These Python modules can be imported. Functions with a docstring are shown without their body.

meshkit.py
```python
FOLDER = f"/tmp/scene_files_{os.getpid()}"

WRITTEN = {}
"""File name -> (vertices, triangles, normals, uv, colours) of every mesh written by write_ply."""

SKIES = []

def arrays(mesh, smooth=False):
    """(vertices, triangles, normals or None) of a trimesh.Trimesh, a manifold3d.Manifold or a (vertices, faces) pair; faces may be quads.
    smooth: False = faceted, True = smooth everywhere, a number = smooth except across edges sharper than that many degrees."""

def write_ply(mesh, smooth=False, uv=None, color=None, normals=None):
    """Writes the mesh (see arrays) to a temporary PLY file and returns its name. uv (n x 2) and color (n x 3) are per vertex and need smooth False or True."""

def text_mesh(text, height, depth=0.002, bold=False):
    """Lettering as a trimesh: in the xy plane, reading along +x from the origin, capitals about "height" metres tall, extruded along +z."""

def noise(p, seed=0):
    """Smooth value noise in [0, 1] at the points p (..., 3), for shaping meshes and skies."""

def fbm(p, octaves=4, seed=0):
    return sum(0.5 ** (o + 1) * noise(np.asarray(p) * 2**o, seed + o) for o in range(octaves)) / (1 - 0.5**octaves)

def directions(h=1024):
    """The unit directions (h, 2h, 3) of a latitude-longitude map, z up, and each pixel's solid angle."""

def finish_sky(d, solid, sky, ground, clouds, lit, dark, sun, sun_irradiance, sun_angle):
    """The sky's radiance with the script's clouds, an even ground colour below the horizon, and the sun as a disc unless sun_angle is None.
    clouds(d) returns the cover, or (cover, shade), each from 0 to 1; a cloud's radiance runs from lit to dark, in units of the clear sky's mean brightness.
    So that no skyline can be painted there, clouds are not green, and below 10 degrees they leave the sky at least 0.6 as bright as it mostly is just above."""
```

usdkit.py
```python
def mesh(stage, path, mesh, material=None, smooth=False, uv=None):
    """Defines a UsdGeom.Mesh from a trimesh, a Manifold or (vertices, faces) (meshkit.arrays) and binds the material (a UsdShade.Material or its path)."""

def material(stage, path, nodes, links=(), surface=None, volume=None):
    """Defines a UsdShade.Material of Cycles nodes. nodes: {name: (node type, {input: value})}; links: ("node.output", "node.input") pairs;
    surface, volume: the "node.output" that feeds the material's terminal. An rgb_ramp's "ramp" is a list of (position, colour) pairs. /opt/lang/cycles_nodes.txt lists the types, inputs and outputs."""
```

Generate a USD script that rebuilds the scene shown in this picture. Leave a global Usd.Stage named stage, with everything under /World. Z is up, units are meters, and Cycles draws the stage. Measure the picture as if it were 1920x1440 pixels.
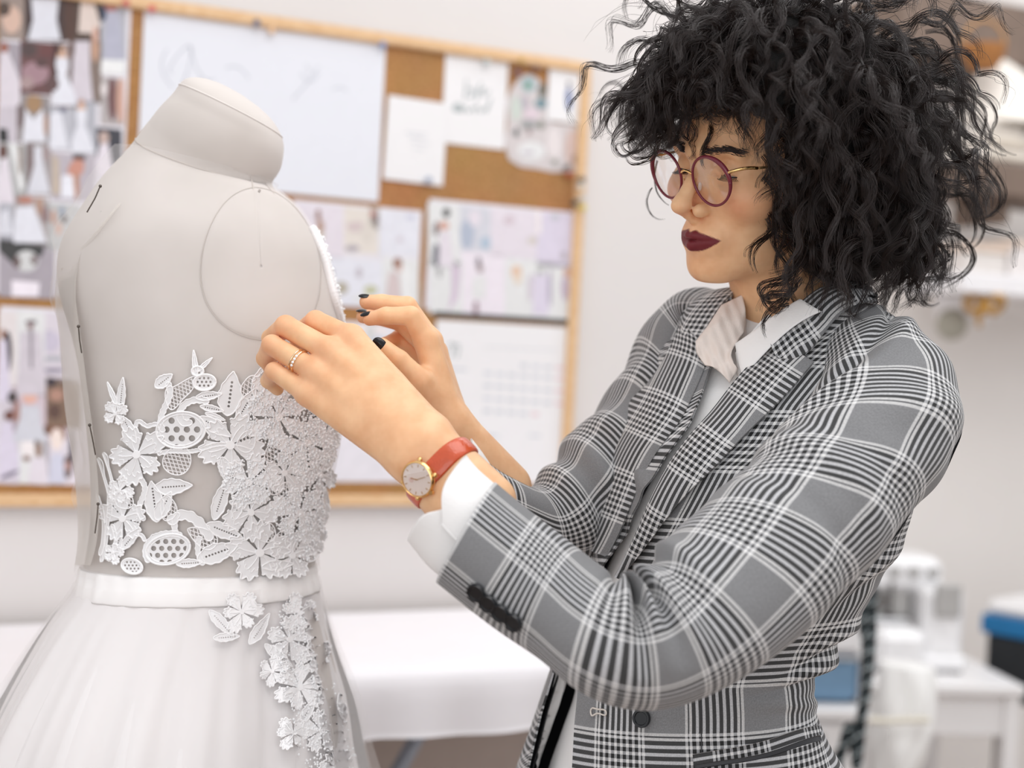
import math, random
import numpy as np, trimesh, manifold3d, shapely, usdkit, meshkit
from shapely.geometry import Polygon, LineString, Point, box as sbox
from shapely.ops import unary_union
from scipy.interpolate import CubicSpline, PchipInterpolator
from scipy.spatial import cKDTree
from pxr import Usd, UsdGeom, UsdLux, UsdShade, Gf, Sdf, Vt

random.seed(7); rng = np.random.default_rng(7)
stage = Usd.Stage.CreateInMemory()
UsdGeom.SetStageUpAxis(stage, 'Z'); UsdGeom.SetStageMetersPerUnit(stage, 1.0)
UsdGeom.Xform.Define(stage, '/World'); UsdGeom.Scope.Define(stage, '/World/Looks')

# ------------------------------------------------------------------ camera, light, exposure
EYE_Z, PITCH, ROLL, FOCAL = 1.42, math.radians(1.5), math.radians(2.9), 50.0
FPX = FOCAL / 36.0 * 1920
C0 = np.array([0, 0, EYE_Z])
_F = np.array([0, math.cos(PITCH), -math.sin(PITCH)]); _U0 = np.array([0, math.sin(PITCH), math.cos(PITCH)]); _R0 = np.array([1.0, 0, 0])
_R = math.cos(ROLL) * _R0 + math.sin(ROLL) * _U0; _U = -math.sin(ROLL) * _R0 + math.cos(ROLL) * _U0
M3 = np.stack([_R, _U, _F])                        # rows: view right, view up, view depth
cam = UsdGeom.Camera.Define(stage, '/World/camera')
cam.CreateFocalLengthAttr(FOCAL); cam.CreateHorizontalApertureAttr(36.0); cam.CreateVerticalApertureAttr(27.0)
cam.CreateFStopAttr(2.6); cam.CreateFocusDistanceAttr(1.29); cam.CreateExposureAttr(-0.36)
_m = np.eye(4); _m[0, :3], _m[1, :3], _m[2, :3], _m[3, :3] = _R, _U, -_F, C0
cam.AddTransformOp().Set(Gf.Matrix4d(*_m.ravel().tolist()))

dome = UsdLux.DomeLight.Define(stage, '/World/sky_dome'); dome.CreateIntensityAttr(0.38); dome.CreateColorAttr(Gf.Vec3f(0.97, 0.98, 1.0))
def area_light(name, pos, target, w, h, power, color):
    l = UsdLux.RectLight.Define(stage, '/World/' + name); l.CreateWidthAttr(w); l.CreateHeightAttr(h); l.CreateIntensityAttr(power); l.CreateColorAttr(Gf.Vec3f(*color))
    p, t = np.array(pos, float), np.array(target, float); z = (p - t) / np.linalg.norm(p - t)
    x = np.cross([0, 0, 1.0], z); x = x / np.linalg.norm(x) if np.linalg.norm(x) > 1e-6 else np.array([1.0, 0, 0]); y = np.cross(z, x)
    m = np.eye(4); m[0, :3], m[1, :3], m[2, :3], m[3, :3] = x, y, z, p
    l.AddTransformOp().Set(Gf.Matrix4d(*m.ravel().tolist()))
area_light('ceiling_panel_light', (0.35, 0.9, 3.0), (0.0, 1.4, 1.0), 1.6, 1.2, 4.2, (1.0, 0.985, 0.97))
area_light('back_fill_light', (1.35, 2.55, 2.95), (1.35, 2.6, 0.0), 2.0, 0.8, 4.2, (1.0, 0.99, 0.985))  # added fill from above, brightens the far wall and the ironing table
area_light('face_fill_light', (-0.55, -1.3, 1.45), (0.15, 1.4, 1.4), 1.4, 1.6, 2.2, (0.98, 0.99, 1.0))  # unseen fill left of the camera, added to brighten the face

def cs(p): return np.asarray(p, float) @ M3 + C0                    # view (right, up, depth) -> world
def V(px, py, d):                                                   # a point of the place, as seen at (px, py), d metres deep, in view axes
    px, py, d = np.broadcast_arrays(np.asarray(px, float), np.asarray(py, float), np.asarray(d, float))
    return np.stack([(px - 960) / FPX * d, (720 - py) / FPX * d, d], -1)
def at(px, py, d): return cs(V(px, py, d))

# ------------------------------------------------------------------ names, tags, meshes
_used = {}
def fresh(parent, name):
    k = (str(parent), name); n = _used.get(k, 0); _used[k] = n + 1
    return f'{parent}/{name}' + (f'_{n:03d}' if n else '')
def path_of(p): return '/World' if p is None else str(p.GetPath())
def tag(o, label=None, cat=None, group=None, kind=None):
    for k, v in (('label', label), ('category', cat), ('group', group), ('kind', kind)):
        if v: o.SetCustomDataByKey(k, v)
    return o
def thing(name, label, cat, group=None, pos=None):
    x = UsdGeom.Xform.Define(stage, fresh('/World', name))
    if pos is not None: x.AddTranslateOp().Set(Gf.Vec3d(*map(float, pos)))
    o = x.GetPrim(); o.SetCustomDataByKey('origin_x', 0.0); o.ClearCustomDataByKey('origin_x')
    return tag(o, label, cat, group)
def org(parent):
    if parent is None: return np.zeros(3)
    return np.array(UsdGeom.XformCache().GetLocalToWorldTransform(parent).ExtractTranslation())
def obj(name, mesh, m, parent=None, smooth=30, uv=None, label=None, kind=None, cat=None, group=None, attrs=None):
    """one mesh in world coordinates; kept relative to its thing's base"""
    v, f, n = meshkit.arrays(mesh, False)
    v = np.asarray(v) - org(parent)
    if uv is not None or attrs: smooth = True if smooth else False
    g = usdkit.mesh(stage, fresh(path_of(parent), name), (v, f), m, smooth=smooth, uv=uv)
    if attrs:
        for k, a in attrs.items():
            a = np.asarray(a, np.float32)
            if a.ndim == 1: UsdGeom.PrimvarsAPI(g).CreatePrimvar(k, Sdf.ValueTypeNames.FloatArray, 'vertex').Set(Vt.FloatArray.FromNumpy(a))
            else: UsdGeom.PrimvarsAPI(g).CreatePrimvar(k, Sdf.ValueTypeNames.Color3fArray, 'vertex').Set(Vt.Vec3fArray.FromNumpy(a))
    return tag(g.GetPrim(), label, cat, group, kind)

def lin(c):
    c = np.asarray(c, float) / 255.0
    return np.where(c < 0.04045, c / 12.92, ((c + 0.055) / 1.055) ** 2.4)
_looks = {}
def mat(name, rgb, rough=0.6, vary=0.06, scale=40.0, bump=0.0, bscale=None, **kw):
    """plain procedural look: a base colour with slight noise"""
    if name in _looks: return _looks[name]
    c = lin(rgb)
    nodes = {'tc': ('texture_coordinate', {}), 'nz': ('noise_texture', {'scale': float(scale), 'detail': 3.0}),
             'rp': ('rgb_ramp', {'ramp': [(0.25, c * (1 - vary)), (0.75, np.minimum(c * (1 + vary), 0.98))]}),
             'p': ('principled_bsdf', {'roughness': float(rough), **kw})}
    links = [('tc.object', 'nz.vector'), ('nz.fac', 'rp.fac'), ('rp.color', 'p.base_color')]
    if bump:
        nodes['n2'] = ('noise_texture', {'scale': float(bscale or scale * 4), 'detail': 2.0}); nodes['b'] = ('bump', {'strength': float(bump), 'distance': 0.001})
        links += [('tc.object', 'n2.vector'), ('n2.fac', 'b.height'), ('b.normal', 'p.normal')]
    _looks[name] = usdkit.material(stage, '/World/Looks/' + name, nodes, links, 'p.BSDF'); return _looks[name]

def box(c, s, bevel=0.0, rot=None):
    """box centred at c with half-sized bevels; rot columns are its axes"""
    s = np.asarray(s, float)
    if bevel > 0:
        b = min(bevel, s.min() * 0.45); pts = []
        for sx in (-1, 1):
            for sy in (-1, 1):
                for sz in (-1, 1):
                    q = np.array([sx, sy, sz]) * s / 2
                    for k in range(3):
                        o = -np.array([sx, sy, sz]) * b; o[k] = 0; pts.append(q + o)
        m = trimesh.convex.convex_hull(np.array(pts))
    else: m = trimesh.creation.box(s)
    v = np.array(m.vertices)
    if rot is not None: v = v @ np.asarray(rot).T
    return trimesh.Trimesh(v + np.asarray(c), m.faces, process=False)
def tube(points, r, sides=10, caps=True):
    p = np.asarray(points, float); n = len(p); r = np.broadcast_to(np.asarray(r, float), (n,))
    t = np.gradient(p, axis=0); t /= np.linalg.norm(t, axis=1, keepdims=True) + 1e-12
    a = np.cross(t[0], [0.3, 0.2, 0.93]); a /= np.linalg.norm(a); A = [a]
    for i in range(1, n):
        a = A[-1] - t[i] * (A[-1] @ t[i]); A.append(a / np.linalg.norm(a))
    A = np.array(A); B = np.cross(t, A); th = np.arange(sides) * 2 * np.pi / sides
    v = (p[:, None] + r[:, None, None] * (np.cos(th)[None, :, None] * A[:, None] + np.sin(th)[None, :, None] * B[:, None])).reshape(-1, 3)
    i, j = np.meshgrid(np.arange(n - 1), np.arange(sides), indexing='ij'); j2 = (j + 1) % sides
    q = np.stack([i * sides + j, i * sides + j2, (i + 1) * sides + j2, (i + 1) * sides + j], -1).reshape(-1, 4)
    f = np.vstack([q[:, [0, 1, 2]], q[:, [0, 2, 3]]])
    if caps:
        v = np.vstack([v, p[0], p[-1]]); k = np.arange(sides); k2 = (k + 1) % sides
        f = np.vstack([f, np.stack([np.full(sides, n * sides), k2, k], 1), np.stack([np.full(sides, n * sides + 1), (n - 1) * sides + k, (n - 1) * sides + k2], 1)])
    return trimesh.Trimesh(v, f, process=False)
def spl(pts, n):
    p = np.asarray(pts, float); p = p[np.r_[True, np.linalg.norm(np.diff(p[:, :2], axis=0), axis=1) > 1e-6]]; s = np.r_[0, np.cumsum(np.linalg.norm(np.diff(p[:, :2], axis=0), axis=1))]
    if len(p) == 2: return p[0] + np.linspace(0, 1, n)[:, None] * (p[1] - p[0])
    return CubicSpline(s, p)(np.linspace(0, s[-1], n))
def join(ms): return trimesh.util.concatenate(list(ms))
def quads(n, m, wrap=False):
    i, j = np.meshgrid(np.arange(n - 1), np.arange(m if wrap else m - 1), indexing='ij'); j2 = (j + 1) % m if wrap else j + 1
    q = np.stack([i * m + j, i * m + j2, (i + 1) * m + j2, (i + 1) * m + j], -1).reshape(-1, 4)
    return np.vstack([q[:, [0, 1, 2]], q[:, [0, 2, 3]]])
def vnormals(v, f):
    n = np.zeros_like(v); fn = np.cross(v[f[:, 1]] - v[f[:, 0]], v[f[:, 2]] - v[f[:, 0]])
    for k in range(3): np.add.at(n, f[:, k], fn)
    return n / (np.linalg.norm(n, axis=1, keepdims=True) + 1e-15)
def solid_sheet(P, thick, uv=None, flip=False):
    """grid of points (n, m, 3) made a closed sheet: front as given, back offset by thick away from the viewer side"""
    n, m, _ = P.shape; v = P.reshape(-1, 3); f = quads(n, m); N = vnormals(v, f)
    eye = C0 - v.mean(0)
    if (N.mean(0) @ eye) < 0: f = f[:, ::-1]; N = -N
    b = v - N * thick; k = n * m
    rim = np.r_[np.arange(m), np.arange(1, n) * m + m - 1, (n - 1) * m + np.arange(m - 2, -1, -1), np.arange(n - 2, 0, -1) * m]
    r2 = np.roll(rim, -1); w1, w2 = np.stack([rim, r2, r2 + k], 1), np.stack([rim, r2 + k, rim + k], 1)
    F = np.vstack([f, f[:, ::-1] + k, w1, w2]); M = trimesh.Trimesh(np.vstack([v, b]), F, process=False)
    if uv is None: return M
    u = uv.reshape(-1, 2); return M, np.vstack([u, u])
# ------------------------------------------------------------------ the setting: pinboard wall (25 degrees off the view), farther wall, floor
WA = math.radians(65.0); WD = np.array([math.sin(WA), math.cos(WA), 0]); WN = np.array([math.cos(WA), -math.sin(WA), 0]); WU = np.array([0, 0, 1.0])
WP = at(600, 470, 2.42); WP[2] = 0
WR = np.stack([WD, WN, WU], 1)
def wall_uv(px, py, off=0.0):
    d = at(px, py, 1.0) - C0; P0 = WP + WN * off; t = ((P0 - C0) @ WN) / (d @ WN); q = C0 + d * t - P0
    return q @ WD, q[2]
def W(a, z, o=0.0): return WP + np.multiply.outer(a, WD) + np.multiply.outer(z, WU) + np.multiply.outer(o, WN)
def wbox(a0, a1, z0, z1, o0, o1, bevel=0.0):
    return box(W((a0 + a1) / 2, (z0 + z1) / 2, (o0 + o1) / 2), (a1 - a0, o1 - o0, z1 - z0), bevel, WR)
m_wall = mat('wall_paint', (220, 215, 213), 0.85, 0.012, 6, 0.15, 300)
m_wall2 = mat('far_wall_paint', (240, 235, 231), 0.85, 0.012, 6, 0.15, 300)
m_floor = mat('floor_laminate', (150, 128, 112), 0.5, 0.15, 9)
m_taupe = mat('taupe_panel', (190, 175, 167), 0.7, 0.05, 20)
m_white = mat('white_lacquer', (236, 234, 234), 0.35, 0.01, 10)
acorner = wall_uv(1400, 400)[0]
def st(name, mesh, m, label=None): return obj(name, mesh, m, None, False, kind='structure', label=label)
st('wall_back', wbox(-2.6, acorner, 0, 2.9, -0.1, 0), m_wall, 'white painted wall behind the pinboard')
FO = -0.6
st('wall_return', wbox(acorner - 0.1, acorner, 0, 2.9, FO, -0.1), m_wall, 'white return wall hidden behind the curly hair')
st('wall_right', wbox(acorner - 0.1, acorner + 4.2, 0, 2.9, FO - 0.1, FO), m_wall2, 'far cream wall behind the sewing desk')
st('floor', box((0.4, 2.2, -0.02), (9, 9, 0.04)), m_floor, 'brown floor under the ironing table and desk')
st('taupe_band_1', wbox(-2.6, acorner, 0.0, 0.80, 0, 0.018, 0.004), m_taupe, 'taupe panel low on the wall under the ironing table')  # thin board in one even taupe across the lower wall

# ------------------------------------------------------------------ pinboard
m_cork = usdkit.material(stage, '/World/Looks/cork', {'tc': ('texture_coordinate', {}), 'n1': ('noise_texture', {'scale': 260.0, 'detail': 3.0}), 'n2': ('noise_texture', {'scale': 12.0}),
    'r': ('rgb_ramp', {'ramp': [(0.3, lin((150, 103, 55))), (0.55, lin((184, 134, 82))), (0.8, lin((198, 150, 98)))]}), 'mx': ('mix_color', {'blend_type': 'multiply', 'fac': 0.25}), 'p': ('principled_bsdf', {'roughness': 0.85})},
    [('tc.object', 'n1.vector'), ('tc.object', 'n2.vector'), ('n1.fac', 'r.fac'), ('r.color', 'mx.a'), ('n2.color', 'mx.b'), ('mx.result', 'p.base_color')], 'p.BSDF')
m_rail = usdkit.material(stage, '/World/Looks/pine_rail', {'tc': ('texture_coordinate', {}), 'mp': ('mapping', {'scale': (4.0, 60.0, 60.0)}), 'n1': ('noise_texture', {'scale': 3.0, 'detail': 3.0}),
    'r': ('rgb_ramp', {'ramp': [(0.3, lin((212, 170, 124))), (0.7, lin((228, 193, 152)))]}), 'p': ('principled_bsdf', {'roughness': 0.5})},
    [('tc.object', 'mp.vector'), ('mp.vector', 'n1.vector'), ('n1.fac', 'r.fac'), ('r.color', 'p.base_color')], 'p.BSDF')
BR, BT = wall_uv(1100, 122); _, BT2 = wall_uv(700, 62); BT = (BT + BT2) / 2
BB = wall_uv(400, 948)[1]; BB = (BB + wall_uv(740, 946)[1]) / 2; BL = -1.15
rw = 0.020
pb = thing('pinboard', 'cork pinboard in a pale wooden frame hung on the white wall, full of pinned sheets', 'pinboard')
obj('cork_panel', wbox(BL, BR, BB, BT, 0.002, 0.012), m_cork, pb, False)
obj('frame_rail', wbox(BL, BR, BT - rw, BT, 0.0, 0.024, 0.003), m_rail, pb, False)
obj('frame_rail', wbox(BL, BR, BB, BB + rw, 0.0, 0.024, 0.003), m_rail, pb, False)
obj('frame_rail', wbox(BR - rw, BR, BB + rw, BT - rw, 0.0, 0.024, 0.003), m_rail, pb, False)
obj('frame_rail', wbox(BL, BL + rw, BB + rw, BT - rw, 0.0, 0.024, 0.003), m_rail, pb, False)

_tones = {}
def tone(rgb, rough=0.6):
    k = tuple(int(round(c / 8) * 8) for c in rgb)
    if k not in _tones: _tones[k] = mat('print_%d_%d_%d' % k, k, rough, 0.05, 90)
    return _tones[k]
m_paper = mat('paper', (226, 227, 234), 0.8, 0.01, 30)
m_card = mat('card_paper', (234, 232, 233), 0.8, 0.01, 30)
def wpoly(pts, o0, th):
    """flat polygon on the board given as wall (a, z) points"""
    pg = Polygon(pts).buffer(0)
    if pg.is_empty: return None
    ms = []
    for g in getattr(pg, 'geoms', [pg]):
        if g.area < 1e-8: continue
        m = trimesh.creation.extrude_polygon(g, th, engine='earcut'); v = np.array(m.vertices)
        f = m.faces; w = W(v[:, 0], v[:, 1], o0 + v[:, 2]); mm = trimesh.Trimesh(w, f, process=False)
        if mm.volume < 0: mm = trimesh.Trimesh(w, f[:, ::-1], process=False)
        ms.append(mm)
    return join(ms) if ms else None
def rect_px(x0, y0, x1, y1, slope=None):
    """wall rectangle spanned by pixels (x0, y0) top left and (x1, y1) bottom right"""
    xm, ym = (x0 + x1) / 2, (y0 + y1) / 2
    a0, a1 = wall_uv(x0, ym)[0], wall_uv(x1, ym)[0]; z1, z0 = wall_uv(xm, y0)[1], wall_uv(xm, y1)[1]
    return a0, a1, z0, z1
O1 = 0.0125
def sheet(name, label, cat, px, m, off=O1, tilt=0.0, th=0.0012, group=None):
    a0, a1, z0, z1 = rect_px(*px); c = np.array([(a0 + a1) / 2, (z0 + z1) / 2]); R = np.array([[math.cos(tilt), -math.sin(tilt)], [math.sin(tilt), math.cos(tilt)]])
    pts = [(R @ (np.array(q) - c)) + c for q in ((a0, z0), (a1, z0), (a1, z1), (a0, z1))]
    group = group or {'photo_collage': 'photo collages on the pinboard', 'sketch_sheet': 'sketch sheets on the pinboard'}.get(name)
    t = thing(name, label, cat, group, W(c[0], z0, off))
    obj('sheet', wpoly(pts, off, th), m, t, False); t_c = (c, R, off + th)
    return t, t_c
def mark(t, pts_px, off, m, name='sketch_line', w=0.0011):
    """a drawn line: flat stroke"""
    q = np.array([wall_uv(x, y) for x, y in pts_px]); 
    if len(q) > 2: q = spl(q, len(q) * 4)
    return obj(name, wpoly(LineString(q).buffer(w).exterior.coords, off, 0.0002), m, t, False)
m_pencil = mat('pencil_grey', (196, 198, 206), 0.8); m_ink = mat('ink_grey', (172, 179, 180), 0.8); m_ink2 = mat('calendar_grey', (205, 207, 214), 0.8); m_red_ink = mat('calendar_red', (226, 200, 206), 0.8)
m_dark = mat('binding_black', (42, 46, 44), 0.5)

def pin(px, py, rgb, label, off=O1 + 0.0012, r=0.006):
    a, z = wall_uv(px, py); c = W(a, z, off)
    t = thing('pushpin', label, 'pushpin', 'pushpins on the pinboard', c)
    prof = [(0, .008), (0.55 * r, .008), (0.6 * r, .010), (0.45 * r, .016), (0.8 * r, .018), (r, .020), (0.9 * r, .022), (0, .0225)]
    m = trimesh.creation.revolve(np.array([(a_, b_ - .008) for a_, b_ in prof]), sections=14); v = np.array(m.vertices)
    x = np.cross(WN, WU); R = np.stack([WD, WU, WN], 1)
    f = m.faces; mm = trimesh.Trimesh(v @ R.T + c, f, process=False)
    if mm.volume < 0: mm = trimesh.Trimesh(mm.vertices, f[:, ::-1], process=False)
    obj('pin_head', mm, mat('pin_%d_%d_%d' % rgb, rgb, 0.3), t)
    obj('pin_point', tube([c + WN * 0.001, c - WN * 0.006], 0.0006, 6), mat('pin_steel', (150, 150, 150), 0.3, metallic=1.0), t)

# blank sketch sheets
t, _ = sheet('sketch_sheet', 'white sheet with faint pencil dress sketch, right beside the upper photo collage', 'paper', (256, 18, 494, 560), m_paper)
for s in ([(318, 140), (335, 100), (352, 88), (350, 130), (338, 160)], [(352, 90), (365, 130), (380, 150), (400, 152)], [(310, 95), (300, 130), (320, 165)], [(372, 150), (385, 175), (372, 200)], [(420, 130), (440, 128), (462, 150)]): mark(t, s, O1 + .0012, m_pencil, w=.0013)
t, _ = sheet('sketch_sheet', 'white sheet with faint pencil sketch, just right of the dress form neck', 'paper', (497, 66, 712, 370), m_paper)
for s in ([(545, 188), (565, 165), (588, 135), (592, 128)], [(560, 140), (575, 155), (592, 140)], [(570, 125), (578, 140)], [(620, 170), (632, 166), (645, 172)]): mark(t, s, O1 + .0012, m_pencil, w=.0013)
t, _ = sheet('note_sheet', 'small white printed note sheet pinned between the sketch sheets and the lettered card', 'paper', (717, 188, 829, 344), m_card, tilt=-0.02, off=O1 + 0.0025)
for k, (y, x0, x1) in enumerate(((250, 755, 795), (258, 760, 790), (268, 765, 800), (280, 770, 790))): mark(t, [(x0, y), (x1, y + 4)], O1 + .0038, m_pencil, 'printed_line', .0008)
t, _ = sheet('lettered_card', 'white card with two words in brushed grey script under the top rail', 'card', (826, 102, 944, 276), m_card, off=O1)
for s in ([(868, 152), (866, 180), (872, 168), (880, 176), (872, 184)], [(882, 166), (886, 178), (894, 164), (886, 192)], [(896, 176), (902, 168), (900, 178), (912, 172)],
          [(850, 196), (848, 210), (862, 206), (856, 198), (850, 206)], [(862, 212), (868, 204), (872, 212), (880, 204), (884, 212)], [(884, 212), (892, 205), (896, 212), (902, 205), (906, 210)], [(908, 208), (914, 188), (909, 200), (905, 212)]): mark(t, s, O1 + .0012, m_ink, 'script_stroke', .0016)
# calendar with a picture sheet above its black binding
t, _ = sheet('wall_calendar', 'wall calendar page for month 11 hanging under a black binding strip', 'calendar', (806, 606, 1062, 905), m_card)
mark(t, [(810, 588), (1060, 603)], O1 + .0028, m_dark, 'binding_strip', .0038)
mark(t, [(835, 648), (841, 644), (841, 668)], O1 + .0012, m_ink, 'month_digit', .0018); mark(t, [(845, 650), (851, 646), (851, 670)], O1 + .0012, m_ink, 'month_digit', .0018)
mark(t, [(832, 690), (868, 693)], O1 + .0012, m_ink2, 'month_name', .002)
mark(t, [(905, 650), (1035, 656)], O1 + .0012, m_ink2, 'weekday_line', .0008)
for r in range(5):
    for c_ in range(7):
        if (r == 0 and c_ < 3) or (r == 4 and c_ > 4): continue
        x, y = 905 + c_ * 22.3 - r * 0.5, 676 + r * 23.3 + c_ * 1.6 + (0 if r else 4)
        mark(t, [(x, y), (x + 9, y + .6)], O1 + .0012, m_red_ink if c_ == 6 or (r == 4 and c_ == 4) else m_ink2, 'day_number', .0034)
for x in (910, 988): mark(t, [(x, 815), (x + 18, 817)], O1 + .0012, m_ink2, 'printed_line', .0022)

# collages: printed sheets carrying many small photographs
def wp(pts): return [wall_uv(x, y) for x, y in pts]
def blob(cx, cy, rx, ry, n=14, rot=0): 
    t_ = np.linspace(0, 2 * np.pi, n, endpoint=False); x, y = rx * np.cos(t_), ry * np.sin(t_)
    return [(cx + a * math.cos(rot) - b * math.sin(rot), cy + a * math.sin(rot) + b * math.cos(rot)) for a, b in zip(x, y)]
def gown(cx, y0, y1, w):                                            # printed wedding gown: bodice, waist, flare
    h = y1 - y0; return [(cx - .16 * w, y0), (cx + .16 * w, y0), (cx + .20 * w, y0 + .16 * h), (cx + .13 * w, y0 + .34 * h), (cx + .34 * w, y0 + .7 * h), (cx + .5 * w, y1), (cx - .5 * w, y1), (cx - .34 * w, y0 + .7 * h), (cx - .13 * w, y0 + .34 * h), (cx - .20 * w, y0 + .16 * h)]
def photo(t, px, bg, figs, off):
    x0, y0, x1, y1 = px
    ph = obj('photo', wpoly(wp([(x0, y0), (x1, y0 + .1 * (x1 - x0)), (x1, y1 + .05 * (x1 - x0)), (x0, y1)]), off, .0004), tone(bg), t, False)
    clip = Polygon(wp([(x0, y0), (x1, y0 + .1 * (x1 - x0)), (x1, y1 + .05 * (x1 - x0)), (x0, y1)])).buffer(0)
    for k, (pts, col) in enumerate(figs):
        g = Polygon(wp(pts)).buffer(0).intersection(clip)
        if g.is_empty: continue
        ms = [wpoly(q.exterior.coords, off + .0004 + k * .00008, .0002) for q in getattr(g, 'geoms', [g]) if q.geom_type == 'Polygon' and q.area > 1e-7]
        ms = [m for m in ms if m is not None]
        if ms: obj('printed_figure', join(ms), tone(col), ph, False)
SKIN, HAIR_, GOWN, GOWN2 = (214, 172, 150), (84, 62, 56), (226, 222, 230), (206, 200, 210)
def bride(cx, y0, y1, w, gown_c=GOWN, hair_c=HAIR_, veil=False):
    h = y1 - y0; f = [(blob(cx, y0 + .09 * h, .12 * w, .075 * h), hair_c), (blob(cx + .02 * w, y0 + .11 * h, .075 * w, .055 * h), SKIN), ([(cx - .15 * w, y0 + .17 * h), (cx + .15 * w, y0 + .17 * h), (cx + .16 * w, y0 + .3 * h), (cx - .16 * w, y0 + .3 * h)], SKIN), (gown(cx, y0 + .23 * h, y1, w), gown_c)]
    return f
t, _ = sheet('photo_collage', 'dense collage of wedding dress photos on the upper left of the pinboard', 'photo collage', (-8, 0, 232, 556), mat('collage_paper', (226, 222, 228), 0.55), group=None)
PO = O1 + .0012
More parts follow.
